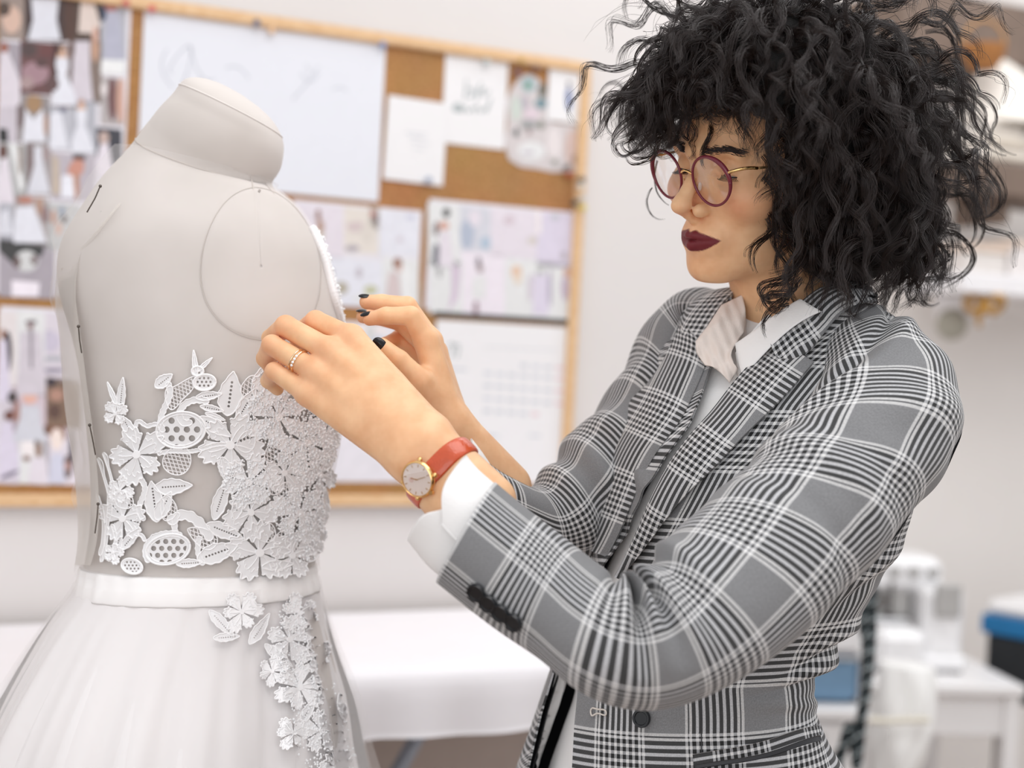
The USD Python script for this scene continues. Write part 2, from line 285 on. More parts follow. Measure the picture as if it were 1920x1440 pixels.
rows_ul = [
 ((-4, -20, 44, 76), (176, 156, 146), [(blob(20, 40, 18, 26), (206, 176, 160)), (blob(6, 20, 12, 14), HAIR_)]),
 ((44, -20, 118, 78), (70, 58, 54), [([(56, 0), (108, 0), (104, 40), (112, 78), (50, 78), (60, 40)], (216, 214, 222))]),
 ((118, -20, 186, 80), (96, 76, 66), [(blob(128, 40, 12, 46), (78, 58, 50)), ([(150, -10), (172, 0), (186, 50), (176, 66), (144, 64)], (216, 198, 190)), (blob(176, 72, 6, 20), (204, 170, 152))]),
 ((186, -20, 234, 140), (206, 200, 210), [(blob(206, 12, 14, 14), (186, 120, 110)), ([(198, 24), (220, 24), (226, 80), (230, 116), (190, 112), (196, 60)], (178, 174, 190)), (blob(188, 28, 9, 16), (52, 62, 88)), ([(188, 114), (232, 116), (232, 142), (186, 140)], (232, 232, 232))]),
 ((-4, 80, 36, 205), (188, 178, 182), [([(0, 100), (14, 100), (34, 150), (48, 205), (-10, 205)], (214, 210, 218)), (blob(6, 92, 8, 10), (150, 92, 76))]),
 ((36, 78, 112, 178), (118, 88, 86), [(blob(52, 96, 16, 14), (82, 62, 60)), (blob(86, 98, 14, 12), (104, 68, 60)), (blob(64, 140, 26, 22), (156, 128, 134)), (blob(76, 120, 12, 10), (90, 62, 62)), (blob(48, 158, 14, 12), (170, 140, 144)), (blob(96, 160, 12, 14), (96, 74, 70))]),
 ((96, 82, 140, 205), (178, 160, 154), bride(114, 84, 200, 62)),
 ((128, 76, 188, 194), (150, 130, 124), [([(136, 80), (166, 80), (166, 130), (172, 192), (130, 192), (134, 130)], (204, 200, 206)), (blob(128, 92, 10, 24), (92, 70, 62)), (blob(176, 90, 7, 30), (196, 150, 132))]),
 ((186, 146, 230, 236), (200, 192, 196), [(blob(208, 185, 9, 44), (108, 82, 78)), (blob(224, 190, 9, 44), (198, 160, 140)), (blob(192, 170, 6, 12), (220, 214, 218))]),
 ((-4, 200, 30, 268), (230, 226, 230), [([(-4, 242), (12, 244), (14, 268), (-4, 268)], (42, 38, 40))]),
 ((30, 178, 92, 268), (172, 160, 162), [(blob(62, 196, 15, 18), (164, 124, 92)), (blob(34, 220, 10, 22), (110, 98, 98)), ([(46, 206), (60, 226), (78, 206), (84, 268), (40, 268)], (226, 224, 230)), (blob(84, 236, 5, 22), (178, 142, 124))]),
 ((88, 200, 132, 282), (214, 210, 220), [(blob(116, 208, 6, 5), (98, 100, 120)), ([(92, 214), (112, 212), (126, 280), (90, 280)], (226, 224, 232))]),
 ((132, 186, 178, 290), (208, 202, 210), bride(150, 184, 288, 52, (222, 220, 230), (176, 128, 108))),
 ((178, 240, 226, 336), (70, 70, 84), [([(186, 268), (200, 268), (212, 336), (170, 336)], (220, 216, 226)), (blob(192, 260, 10, 12), (190, 168, 164)), (blob(196, 234, 20, 8), (196, 196, 206))]),
 ((-4, 268, 50, 382), (206, 200, 206), [([(2, 296), (12, 296), (26, 382), (-12, 382)], (220, 216, 222)), (blob(4, 286, 8, 14), (94, 68, 58)), ([(16, 270), (28, 272), (44, 350), (36, 360)], (232, 230, 234)), (blob(36, 300, 4, 30), (150, 134, 130))]),
 ((46, 268, 94, 366), (186, 176, 178), [(blob(56, 310, 8, 44), (128, 112, 108)), ([(62, 276), (76, 276), (80, 312), (92, 364), (48, 364), (62, 312)], (218, 214, 220)), (blob(84, 290, 8, 16), (160, 148, 146))]),
 ((94, 286, 176, 376), (212, 206, 212), [([(96, 290), (108, 300), (110, 366), (96, 366)], (196, 172, 162)), (blob(146, 296, 12, 10), (76, 66, 66)), (blob(140, 318, 14, 20, rot=.5), (200, 146, 128)), (blob(140, 350, 6, 26), (186, 134, 116)), ([(114, 330), (134, 330), (138, 372), (112, 372)], (234, 232, 236))]),
 ((-4, 382, 30, 470), (206, 204, 212), [([(0, 400), (14, 392), (22, 440), (-4, 440)], (216, 214, 224))]),
 ((24, 366, 90, 460), (202, 194, 198), [(blob(46, 376, 16, 7), (186, 128, 112)), (blob(72, 384, 7, 22), (176, 140, 128)), ([(28, 390), (62, 388), (80, 440), (86, 456), (20, 456)], (228, 224, 230)), (blob(82, 404, 7, 16), (140, 120, 118))]),
 ((88, 380, 150, 470), (224, 220, 226), [(blob(118, 412, 6, 7), (70, 56, 54)), (blob(98, 408, 5, 14), (190, 152, 136)), (blob(108, 430, 6, 12), (204, 168, 150)), (blob(114, 396, 5, 9), (150, 158, 176))]),
 ((-4, 448, 100, 556), (196, 190, 196), [([(-4, 450), (82, 462), (76, 482), (30, 476), (26, 500), (-4, 470)], (66, 60, 60)), (blob(48, 490, 22, 20), (210, 204, 210)), (blob(30, 492, 7, 12), (110, 98, 98)), (blob(62, 488, 6, 10), (120, 104, 102)), ([(20, 526), (72, 530), (70, 556), (20, 556)], (236, 232, 236))])]
for px, bg, figs in rows_ul: photo(t, px, tuple(.86 * c for c in bg), figs, PO)
t, _ = sheet('photo_collage', 'collage of wedding dress photos low on the pinboard, left of the dress form', 'photo collage', (-8, 578, 172, 905), mat('collage_paper', (226, 222, 228)))
for px, bg, figs in [
 ((-4, 582, 30, 752), (220, 214, 214), [(blob(4, 626, 5, 10), (170, 130, 116)), (blob(12, 660, 9, 40), (62, 56, 60)), ([(-6, 640), (10, 636), (20, 752), (-14, 752)], (214, 210, 220)), (blob(22, 745, 10, 12), (70, 64, 68))]),
 ((30, 582, 82, 740), (228, 224, 226), [(blob(56, 604, 11, 4), (96, 88, 92)), (blob(55, 612, 6, 9), (150, 130, 128)), ([(36, 622), (74, 622), (82, 700), (88, 740), (22, 740), (32, 700)], (204, 200, 210)), ([(52, 616), (60, 616), (60, 690), (54, 690)], (150, 144, 154))]),
 ((82, 584, 150, 714), (214, 210, 218), [(blob(88, 622, 5, 3), (170, 164, 172)), (blob(96, 672, 26, 5), (176, 172, 182)), (blob(96, 694, 24, 5), (150, 146, 156)), (blob(92, 640, 18, 20), (200, 196, 206))]),
 ((84, 706, 150, 802), (132, 104, 90), [(blob(94, 716, 10, 8), (66, 58, 60)), (blob(104, 740, 14, 12), (176, 138, 118)), (blob(100, 770, 12, 14), (96, 70, 60))]),
 ((20, 722, 84, 826), (206, 196, 198), [(blob(52, 728, 13, 6), (176, 140, 128)), (blob(54, 744, 14, 12), (220, 178, 156)), ([(34, 760), (72, 760), (76, 800), (90, 826), (20, 826), (30, 800)], (210, 206, 214)), (blob(30, 770, 6, 22), (170, 128, 118))]),
 ((-4, 752, 34, 905), (208, 202, 210), [(blob(16, 778, 10, 10), (110, 72, 66)), ([(2, 792), (20, 790), (32, 850), (40, 890), (-20, 905)], (216, 212, 222)), (blob(16, 888, 20, 4, rot=-.4), (120, 116, 124))]),
 ((34, 818, 90, 905), (228, 224, 226), [([(40, 822), (62, 822), (62, 852), (38, 850)], (236, 234, 232)), (blob(70, 842, 6, 16), (140, 108, 100)), (blob(66, 828, 3, 6), (40, 38, 44)), (blob(48, 858, 8, 5), (140, 112, 106)), ([(58, 856), (84, 856), (90, 905), (50, 905)], (220, 216, 226))]),
 ((78, 796, 172, 905), (220, 216, 224), [(blob(92, 802, 12, 14), (116, 76, 66)), (blob(106, 812, 16, 20), (140, 104, 88)), (blob(104, 822, 12, 20), (236, 222, 214)), (blob(132, 840, 5, 40), (56, 52, 58)), (blob(124, 874, 9, 22), (110, 96, 100)), (blob(124, 872, 5, 8), (198, 160, 150)), ([(94, 850), (116, 850), (120, 905), (88, 905)], (210, 208, 220))])]: photo(t, px, bg, figs, PO)
t, _ = sheet('photo_collage', 'pale collage of wedding photos in the middle of the board, above the raised hands', 'photo collage', (540, 385, 782, 572), mat('collage_paper', (226, 222, 228)))
for px, bg, figs in [
 ((545, 380, 640, 480), (220, 216, 222), [(blob(592, 405, 5, 12), (150, 118, 112)), (blob(596, 426, 7, 14), (176, 140, 132)), (blob(598, 442, 5, 8), (200, 190, 180))]),
 ((640, 388, 704, 474), (222, 216, 212), [(blob(664, 426, 20, 10), (206, 196, 190)), (blob(656, 466, 14, 6), (176, 170, 174)), (blob(684, 436, 14, 18), (214, 206, 200))]),
 ((688, 388, 706, 430), (196, 182, 180), [(blob(694, 402, 5, 6), (206, 150, 140)), (blob(700, 412, 5, 8), (128, 112, 116))]),
 ((706, 394, 780, 478), (228, 224, 230), [(blob(744, 450, 6, 6), (206, 200, 210)), (blob(764, 408, 9, 5), (200, 202, 214))]),
 ((600, 480, 712, 572), (226, 222, 230), [(blob(614, 514, 6, 10), (120, 116, 120)), (blob(636, 540, 12, 12), (178, 170, 152)), (blob(668, 512, 6, 10), (190, 184, 190)), (blob(690, 544, 13, 9), (190, 196, 160)), (blob(676, 560, 20, 8), (226, 226, 228))]),
 ((712, 482, 780, 576), (228, 224, 226), [(blob(740, 494, 9, 11), (150, 108, 96)), (blob(744, 504, 6, 6), (206, 176, 168)), ([(724, 510), (742, 512), (748, 574), (716, 570)], (212, 192, 188)), ([(748, 500), (762, 506), (764, 574), (752, 572)], (232, 232, 232))])]: photo(t, px, bg, figs, PO)
t, _ = sheet('photo_collage', 'pale photo sheet low in the middle of the board, mostly behind the two hands', 'photo collage', (560, 604, 782, 902), mat('collage_paper', (226, 222, 228)))
photo(t, (600, 600, 720, 690), (232, 226, 228), [(blob(690, 625, 8, 18), (208, 204, 208)), (blob(706, 640, 12, 12), (200, 206, 222))], PO)
t, _ = sheet('photo_collage', 'light photo collage of gowns directly above the calendar', 'photo collage', (795, 386, 1070, 588), mat('collage_paper', (226, 222, 228)), off=O1 + .0006)
for px, bg, figs in [
 ((796, 380, 856, 500), (226, 222, 228), [(blob(831, 400, 7, 9), (66, 62, 64)), (blob(826, 424, 10, 8), (204, 160, 146)), (blob(812, 430, 5, 14), (128, 112, 108)), (blob(812, 478, 7, 22), (122, 122, 130)), ([(820, 436), (836, 434), (846, 500), (816, 500)], (222, 216, 226))]),
 ((856, 386, 914, 470), (206, 206, 218), [(blob(870, 440, 13, 28), (174, 182, 198)), (blob(904, 456, 10, 12), (180, 190, 208)), (blob(884, 410, 12, 16), (220, 218, 226))]),
 ((914, 390, 1000, 480), (224, 218, 224), [(blob(948, 414, 11, 8), (204, 190, 198)), (blob(992, 452, 9, 8), (208, 198, 192))]),
 ((1000, 396, 1068, 500), (214, 210, 222), [(blob(1034, 408, 8, 7), (196, 192, 200)), (blob(1050, 480, 6, 9), (184, 172, 182)), ([(978, 396), (1008, 396), (1008, 440), (980, 440)], (236, 232, 234))]),
 ((800, 484, 862, 588), (226, 220, 226), [(blob(852, 482, 6, 9), (170, 152, 156)), (blob(818, 510, 4, 12), (160, 158, 160)), ([(840, 500), (858, 500), (852, 560), (834, 586), (842, 540)], (206, 196, 208))]),
 ((862, 470, 940, 590), (230, 226, 232), [(blob(891, 492, 5, 10), (130, 122, 126)), (blob(894, 504, 6, 8), (160, 140, 144)), (blob(886, 578, 5, 14), (150, 126, 136)), ([(880, 520), (904, 516), (904, 560), (878, 560)], (222, 220, 226))]),
 ((940, 484, 1068, 596), (224, 220, 228), [(blob(962, 510, 10, 12), (226, 188, 168)), (blob(964, 524, 8, 10), (228, 204, 190)), (blob(988, 540, 6, 26), (206, 202, 206)), (blob(1006, 510, 7, 5), (176, 172, 180)), ([(994, 516), (1024, 516), (1022, 590), (992, 590)], (214, 210, 222)), (blob(1024, 540, 4, 36), (176, 170, 184)), (blob(1056, 512, 7, 9), (210, 168, 150)), (blob(1052, 540, 7, 24), (190, 180, 188))])]: photo(t, px, bg, figs, PO + .0006)
t = thing('magazine_cutout', 'cut out magazine picture of flowers in muted greens and pinks beside the lettered card', 'picture', None, W(*wall_uv(980, 318), O1))
cut = [(968, 148), (985, 140), (1004, 150), (1018, 176), (1020, 210), (1030, 232), (1070, 236), (1092, 244), (1088, 300), (1078, 322), (1030, 324), (1000, 318), (970, 314), (948, 300), (940, 268), (946, 236), (944, 190), (955, 165)]
obj('sheet', wpoly(wp(cut), O1, .001), tone((206, 200, 198)), t, False)
for i, (cx, cy, rx, ry, col) in enumerate([(985, 160, 14, 16, (176, 196, 200)), (984, 162, 8, 9, (128, 156, 144)), (1010, 172, 8, 14, (116, 112, 104)), (1008, 196, 12, 10, (120, 148, 154)), (975, 195, 12, 14, (186, 178, 182)), (962, 205, 10, 24, (198, 204, 202)), (990, 215, 14, 12, (216, 200, 204)), (985, 235, 16, 10, (164, 156, 156)), (1008, 236, 7, 8, (134, 136, 128)), (962, 250, 5, 8, (74, 76, 80)), (986, 248, 4, 6, (150, 124, 124)), (990, 285, 26, 18, (228, 222, 220)), (984, 288, 12, 4, (190, 186, 188)), (1032, 270, 14, 30, (220, 216, 214)), (1066, 280, 14, 36, (204, 186, 176)), (1074, 300, 8, 10, (142, 118, 112)), (1034, 305, 6, 6, (150, 150, 148))]):
    obj('printed_flower', wpoly(wp(blob(cx, cy, rx, ry)), O1 + .001 + i * 4e-5, .0003), tone(col), t, False)
t, _ = sheet('fashion_card', 'small white card with a blue gown figure at the top right corner of the board', 'card', (1020, 130, 1092, 232), m_card, off=O1 + .0022)
obj('printed_figure', wpoly(wp(blob(1059, 188, 6, 23)), O1 + .0034, .0003), tone((98, 108, 160)), t, False); obj('printed_figure', wpoly(wp(blob(1059, 160, 3.5, 5)), O1 + .0034, .0003), tone((90, 80, 86)), t, False)
obj('printed_line', wpoly(wp(blob(1080, 218, 6, 4)), O1 + .0034, .0003), tone((168, 178, 182)), t, False)

pin(279, 22, (206, 104, 98), 'red pushpin at the top left corner of the left sketch sheet')
pin(474, 48, (92, 100, 128), 'slate blue pushpin on the top right corner of the left sketch sheet')
pin(709, 88, (128, 140, 178), 'pale blue pushpin on the top right corner of the sketch sheet right of the neck')
pin(502, 62, (222, 186, 150), 'peach pushpin at the top left of the sketch sheet right of the neck')
pin(902, 120, (186, 192, 192), 'light grey pushpin near the top of the lettered card')
pin(793, 340, (150, 160, 180), 'steel blue pushpin at the bottom edge of the small note sheet', O1 + .0038)
pin(966, 118, (190, 154, 92), 'mustard pushpin just under the top rail above the flower cut out')
pin(960, 140, (110, 80, 96), 'plum pushpin left of the flower cut out')
pin(994, 132, (124, 92, 84), 'brown pushpin on the top tip of the flower cut out', O1 + .001)
pin(1056, 330, (170, 80, 48), 'rust red pushpin on the cork below the flower cut out', O1)
pin(1074, 340, (76, 72, 74), 'black pushpin on the right rail, topmost of its column', 0.024)
pin(1072, 352, (206, 204, 196), 'off white pushpin on the right rail under the black one', 0.024)
pin(1066, 382, (84, 90, 84), 'dark green pushpin beside the upper right corner of the gown collage', 0.016)
pin(1076, 374, (196, 196, 192), 'pale grey pushpin on the right rail next to the dark green one', 0.024)
pin(1077, 392, (212, 196, 104), 'yellow pushpin lowest on the right rail', 0.024)
pin(1052, 316, (110, 104, 100), 'grey brown pushpin on the bottom of the flower cut out', O1 + .002)
pin(231, 12, (190, 100, 92), 'red pushpin on the top right corner of the upper left photo collage')

# ------------------------------------------------------------------ ironing table under the board
HT = 0.955
t = thing('ironing_table', 'long ironing table under a white padded cover below the pinboard', 'ironing table', None, W(0.1, 0, 0.3))
m_cover = mat('cover_cloth', (238, 235, 238), 0.9, 0.01, 14, 0.3, 120)
na, no = 90, 26
A = np.linspace(-1.5, 0.66, na); prof = [(0.03, HT - .005), (0.06, HT)] + [(o, HT) for o in np.linspace(.1, .43, 12)] + [(.452, HT - .004), (.462, HT - .014), (.465, HT - .03)] + [(.466, z) for z in np.linspace(HT - .045, HT - .098, 7)]
prof = np.array(prof); G = np.zeros((na, len(prof), 3))
for i, a in enumerate(A):
    o, z = prof[:, 0].copy(), prof[:, 1].copy(); k = np.clip((HT - .02 - z) / .078, 0, 1)
    o = o + k * .006 * np.sin(a * 38 + np.sin(a * 9)); z = z - k * .004 * np.sin(a * 13) ** 2
    z = z + np.where(prof[:, 1] >= HT - .001, .0015 * np.sin(a * 21 + o * 9), 0)
    G[i] = W(np.full(len(o), a), z, o)
obj('cover', solid_sheet(G, 0.004), m_cover, t, True)
obj('board', wbox(-1.48, 0.65, HT - .03, HT - .008, .05, .44, .004), mat('board_metal', (170, 172, 178), 0.4), t, False)
m_leg = mat('leg_blue_grey', (170, 176, 188), 0.35, metallic=0.2)
def strut(p, q, w, m, parent, name='leg'): return obj(name, tube([p, q], w, 12), m, parent)
strut(W(-.42, .25, .40), W(.02, HT - .02, .30), .013, m_leg, t); strut(W(-.26, .25, .36), W(.20, HT - .02, .26), .013, m_leg, t)
strut(W(.10, .0, .40), W(-.42, .25, .40), .013, m_leg, t, 'leg'); strut(W(-1.2, .0, .36), W(-.26, .25, .36), .013, m_leg, t, 'leg')
# ------------------------------------------------------------------ right background: sewing desk, overlocker, steam station, shelves
DZ = 0.75; D0 = at(1917, 1280, 3.05); DRO = math.radians(7)
DX = np.array([-math.cos(DRO), -math.sin(DRO), 0]); DY = np.array([-math.sin(DRO), math.cos(DRO), 0]); DR = np.stack([DX, DY, WU], 1)
DO = np.array([D0[0], D0[1], 0]); 
def Dp(x, y, z): return DO + DX * x + DY * y + WU * z
def dbox(x0, x1, y0, y1, z0, z1, bevel=0.003):
    m = box((0, 0, 0), (x1 - x0, y1 - y0, z1 - z0), bevel); v = np.array(m.vertices) + ((x0 + x1) / 2, (y0 + y1) / 2, (z0 + z1) / 2)
    w = v @ DR.T + DO; mm = trimesh.Trimesh(w, m.faces, process=False)
    return mm if mm.volume > 0 else trimesh.Trimesh(w, m.faces[:, ::-1], process=False)
def drev(prof, c, axis='z', sections=28):
    m = trimesh.creation.revolve(np.array(prof), sections=sections); v = np.array(m.vertices)
    if axis == 'y': v = v[:, [0, 2, 1]]
    if axis == 'x': v = v[:, [2, 0, 1]]
    w = Dp(*c) + v @ DR.T; mm = trimesh.Trimesh(w, m.faces, process=False)
    return mm if mm.volume > 0 else trimesh.Trimesh(w, m.faces[:, ::-1], process=False)
def cylp(r, h): return [(0, 0), (r * .92, 0), (r, h * .06), (r, h * .94), (r * .92, h), (0, h)]
t = thing('sewing_desk', 'white sewing desk with a drawer front carrying the overlocker', 'desk', None, Dp(.3, .2, 0))
obj('desk_top', dbox(-.005, .56, -.01, .44, DZ - .022, DZ), m_white, t); obj('apron', dbox(.03, .31, .01, .03, DZ - .115, DZ - .022), m_white, t)
for x0, y0 in ((0, 0), (0, .39)): obj('leg', dbox(x0, x0 + .035, y0, y0 + .04, 0, DZ - .022), m_white, t)
obj('side_rail', dbox(.005, .03, .04, .39, DZ - .11, DZ - .022), m_white, t)
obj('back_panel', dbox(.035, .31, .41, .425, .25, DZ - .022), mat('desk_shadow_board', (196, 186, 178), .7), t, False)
obj('drawer_case', dbox(.31, .56, .02, .43, .04, DZ - .022), m_white, t)
for k in range(3):
    z1 = DZ - .03 - k * .19; dr = obj('drawer', dbox(.315, .555, .004, .02, z1 - .18, z1), m_white, t); obj('knob', drev(cylp(.012, .018), (.435, -.014, z1 - .05), 'y'), mat('knob_grey', (200, 198, 198), .3), dr)

# overlocker
mo = mat('machine_white', (238, 237, 238), .3); mg = mat('machine_grey', (176, 174, 172), .35); md = mat('machine_dark', (98, 94, 92), .4); ms = mat('steel', (190, 190, 192), .25, metallic=.9)
t = thing('overlocker', 'white overlock sewing machine on the desk with thread cones and a thread pole', 'sewing machine', None, Dp(.2, .2, DZ))
Z = DZ
obj('base', dbox(.085, .325, .09, .31, Z + .006, Z + .04, .008), mo, t)
obj('machine_body', dbox(.09, .185, .10, .30, Z + .03, Z + .185, .012), mo, t)
obj('front_cover', dbox(.185, .305, .06, .16, Z + .012, Z + .10, .022), mo, t)
obj('upper_arm', dbox(.12, .30, .15, .29, Z + .165, Z + .245, .018), mo, t)
obj('needle_plate', dbox(.19, .29, .13, .22, Z + .10, Z + .112, .002), ms, t)
obj('looper_recess', dbox(.195, .285, .16, .25, Z + .112, Z + .166, .003), mg, t)
obj('presser_foot', join([dbox(.235, .25, .135, .165, Z + .114, Z + .122), tube([Dp(.242, .15, Z + .12), Dp(.242, .15, Z + .19)], .004, 8)]), md, t)
obj('needle_clamp', dbox(.255, .275, .138, .16, Z + .135, Z + .165, .003), md, t)
obj('control_panel', dbox(.105, .165, .085, .10, Z + .125, Z + .20, .006), mg, t)
for k in range(3): obj('tension_dial', drev(cylp(.012, .012), (.15 + .045 * k, .137, Z + .215), 'y', 16), mg, t)
obj('handwheel', drev(cylp(.034, .018), (.07, .2, Z + .10), 'x'), mo, t)
obj('cover_slot', dbox(.105, .165, .094, .10, Z + .185, Z + .19, .0005), md, t)
for x in (.10, .30):
    for y in (.11, .28): obj('rubber_foot', drev(cylp(.012, .008), (x, y, Z), 'z', 14), md, t)
obj('spool_tray', dbox(.12, .30, .29, .37, Z + .10, Z + .115, .004), mo, t)
for k, c in enumerate(((232, 230, 226), (240, 238, 236), (226, 220, 206), (238, 236, 240))):
    x = .135 + k * .05; obj('thread_cone', drev([(0, 0), (.021, 0), (.021, .006), (.009, .09), (.006, .095), (0, .095)], (x, .33, Z + .115), 'z', 20), mat('thread_%d' % k, c, .8), t)
obj('thread_pole', tube([Dp(.215, .36, Z + .02), Dp(.215, .36, Z + .40)], .005, 10), mat('pole_beige', (214, 204, 190), .4), t); obj('thread_guide', dbox(.13, .30, .352, .368, Z + .395, Z + .402, .001), mo, t)
t = thing('presser_foot', 'tiny grey spare presser foot lying on the desk right of the overlocker', 'sewing accessory', None, Dp(.055, .2, DZ)); obj('foot_plate', dbox(.04, .065, .19, .215, DZ, DZ + .006, .001), md, t); obj('shank', dbox(.048, .056, .198, .207, DZ + .006, DZ + .014, .001), mg, t)

# steam station on the drawer side of the desk
SZ = .70; 
t = thing('steam_station', 'white steam iron station with a blue water tank behind the back of the jacket', 'steam iron station', None, at(1560, 1310, 2.75))
sc = at(1560, 1312, 2.75); SR = DR
def sbx(x0, x1, y0, y1, z0, z1, b=.004):
    m = box(((x0 + x1) / 2, (y0 + y1) / 2, (z0 + z1) / 2), (x1 - x0, y1 - y0, z1 - z0), b); w = np.array(m.vertices) @ DR.T + sc; mm = trimesh.Trimesh(w, m.faces, process=False)
    return mm if mm.volume > 0 else trimesh.Trimesh(w, m.faces[:, ::-1], process=False)
obj('water_tank', sbx(-.045, .14, -.02, .16, .0, .085, .012), mat('tank_blue', (112, 146, 176), .3), t)
obj('housing', sbx(-.055, .15, -.025, .17, .085, .20, .02), mo, t); obj('side_shell', sbx(-.06, -.046, -.02, .16, -.004, .09, .004), mo, t); obj('tank_seam', sbx(-.05, .145, -.024, -.02, .08, .086, .001), mg, t)
t = thing('side_cabinet', 'low white drawer cabinet that carries the blue and white steam station', 'cabinet', None, np.array([sc[0], sc[1], 0])); zt = sc[2]
obj('cabinet_top', sbx(-.056, .16, -.06, .18, -.026, -.004, .003), m_white, t); obj('cabinet_body', sbx(-.05, .15, -.04, .17, -zt, -.026, .003), m_white, t)
for k in range(2):
    d_ = obj('drawer', sbx(-.045, .145, -.052, -.04, -.21 - k * .2, -.034 - k * .2, .003), m_white, t); obj('knob', sbx(.03, .055, -.062, -.052, -.075 - k * .2, -.05 - k * .2, .004), mg, d_)
# hose of the iron, black with a white spiral
m_hose = usdkit.material(stage, '/World/Looks/hose', {'p': ('principled_bsdf', {'base_color': tuple(lin((26, 38, 42))), 'roughness': .6})}, [], 'p.BSDF')
t = thing('iron_hose', 'black fabric iron hose with white spiral thread hanging beside the steam station', 'hose', None, at(1600, 1500, 2.45))
for pts, r in (([(1640, 880), (1636, 1000), (1634, 1100), (1633, 1200), (1624, 1290), (1604, 1368), (1572, 1420), (1520, 1462)], .0095), ([(1622, 880), (1619, 1010), (1617, 1110), (1618, 1180), (1622, 1260), (1617, 1340), (1600, 1390), (1575, 1425), (1535, 1470)], .0075)):
    q = spl([tuple(at(x, y, 2.45 + .012 * (r > .009))) for x, y in pts], 160); hs = obj('hose', tube(q, r, 12), m_hose, t)
    T = np.gradient(q, axis=0); T /= np.linalg.norm(T, axis=1, keepdims=True); a = np.cross(T, [0, 1.0, 0]); a /= np.linalg.norm(a, axis=1, keepdims=True); b = np.cross(T, a)
    s = np.r_[0, np.cumsum(np.linalg.norm(np.diff(q, axis=0), axis=1))]; ss = np.linspace(0, s[-1], 900); I = lambda X: np.stack([np.interp(ss, s, X[:, k]) for k in range(3)], 1)
    ph = ss / .028 * 2 * np.pi; obj('spiral_thread', tube(I(q) + (I(a) * np.cos(ph)[:, None] + I(b) * np.sin(ph)[:, None]) * (r + .0002), .0011, 5), mat('hose_thread', (196, 206, 208), .7), hs)

obj('support_wire', tube(spl([tuple(q_) for q_ in (sc + np.array([.03, .1, .2]), sc + np.array([.035, .06, .34]), at(1600, 885, 2.55), at(1631, 868, 2.46), at(1632, 890, 2.455))], 40), .004, 8), mg, t)
# white dust cover hanging over the desk front
t = thing('white_sack', 'crumpled white cloth sack hanging at the front of the desk under the overlocker', 'cloth bag', None, at(1680, 1520, 2.83))
rows = [(1650, 1240, 1746, 1250, .04), (1644, 1300, 1754, 1300, .055), (1634, 1360, 1748, 1362, .065), (1632, 1410, 1726, 1424, .07), (1632, 1470, 1696, 1490, .06), (1625, 1540, 1670, 1545, .05)]
S = np.array(rows, float); tt = np.linspace(0, len(S) - 1, 50); S = CubicSpline(np.arange(len(S)), S)(tt); th = np.linspace(0, 2 * np.pi, 64, endpoint=False)
G = np.zeros((50, 64, 3))
for i, (x0, y0, x1, y1, hd) in enumerate(S):
    c, l = V((x0 + x1) / 2, (y0 + y1) / 2, 2.86), (V(x1, y1, 2.86) - V(x0, y0, 2.86)) / 2
    w = 1 + .05 * np.sin(th * 5 + i * .17) + .03 * np.sin(th * 9 - i * .3); G[i] = cs(c + np.multiply.outer(np.cos(th) * w, l) - np.multiply.outer(np.sin(th) * w, [0, 0, hd]))
v = np.vstack([G.reshape(-1, 3), G[0].mean(0), G[-1].mean(0)]); k = np.arange(64); k2 = (k + 1) % 64
f = np.vstack([quads(50, 64, True), np.stack([np.full(64, 3200), k2, k], 1), np.stack([np.full(64, 3201), 49 * 64 + k, 49 * 64 + k2], 1)])
obj('sack', (v, f), mat('sack_white', (238, 237, 235), .9, .01), t, True)
obj('hem_band', tube(np.vstack([cs(V(x, y, 2.77)) for x, y in ((1618, 1348), (1660, 1352), (1700, 1350), (1742, 1350))]), .006, 8), mat('hem_cream', (226, 220, 205), .9), t)

# pressing table with a blue edge behind the desk
t = thing('pressing_table', 'dark pressing table with a bright blue edge and white pad right of the overlocker', 'pressing table', None, at(1900, 1250, 3.42))
pc = at(1846, 1150, 3.42); PRO = math.radians(-46); PX = np.array([math.cos(PRO), math.sin(PRO), 0]); PY = np.array([-math.sin(PRO), math.cos(PRO), 0]); PR = np.stack([PX, PY, WU], 1)
def pbx(x0, x1, y0, y1, z0, z1, b=.004):
    m = box(((x0 + x1) / 2, (y0 + y1) / 2, (z0 + z1) / 2), (x1 - x0, y1 - y0, z1 - z0), b); return trimesh.Trimesh(np.array(m.vertices) @ PR.T + pc, m.faces, process=False)
zp = pc[2]
obj('pad', pbx(0, .5, 0, .2, 0.0, .035, .012), mat('pad_white', (234, 232, 232), .85), t); obj('blue_edge', pbx(-.005, .5, -.008, .2, -.045, 0.0, .004), mat('edge_blue', (20, 112, 168), .4), t); obj('table_body', pbx(.01, .5, 0, .2, -.20, -.045, .004), mat('body_black', (34, 38, 42), .5), t)
for x in (.03, .45):
    obj('leg', pbx(x, x + .04, .02, .06, -zp, -.20), mat('body_black', (34, 38, 42), .5), t)

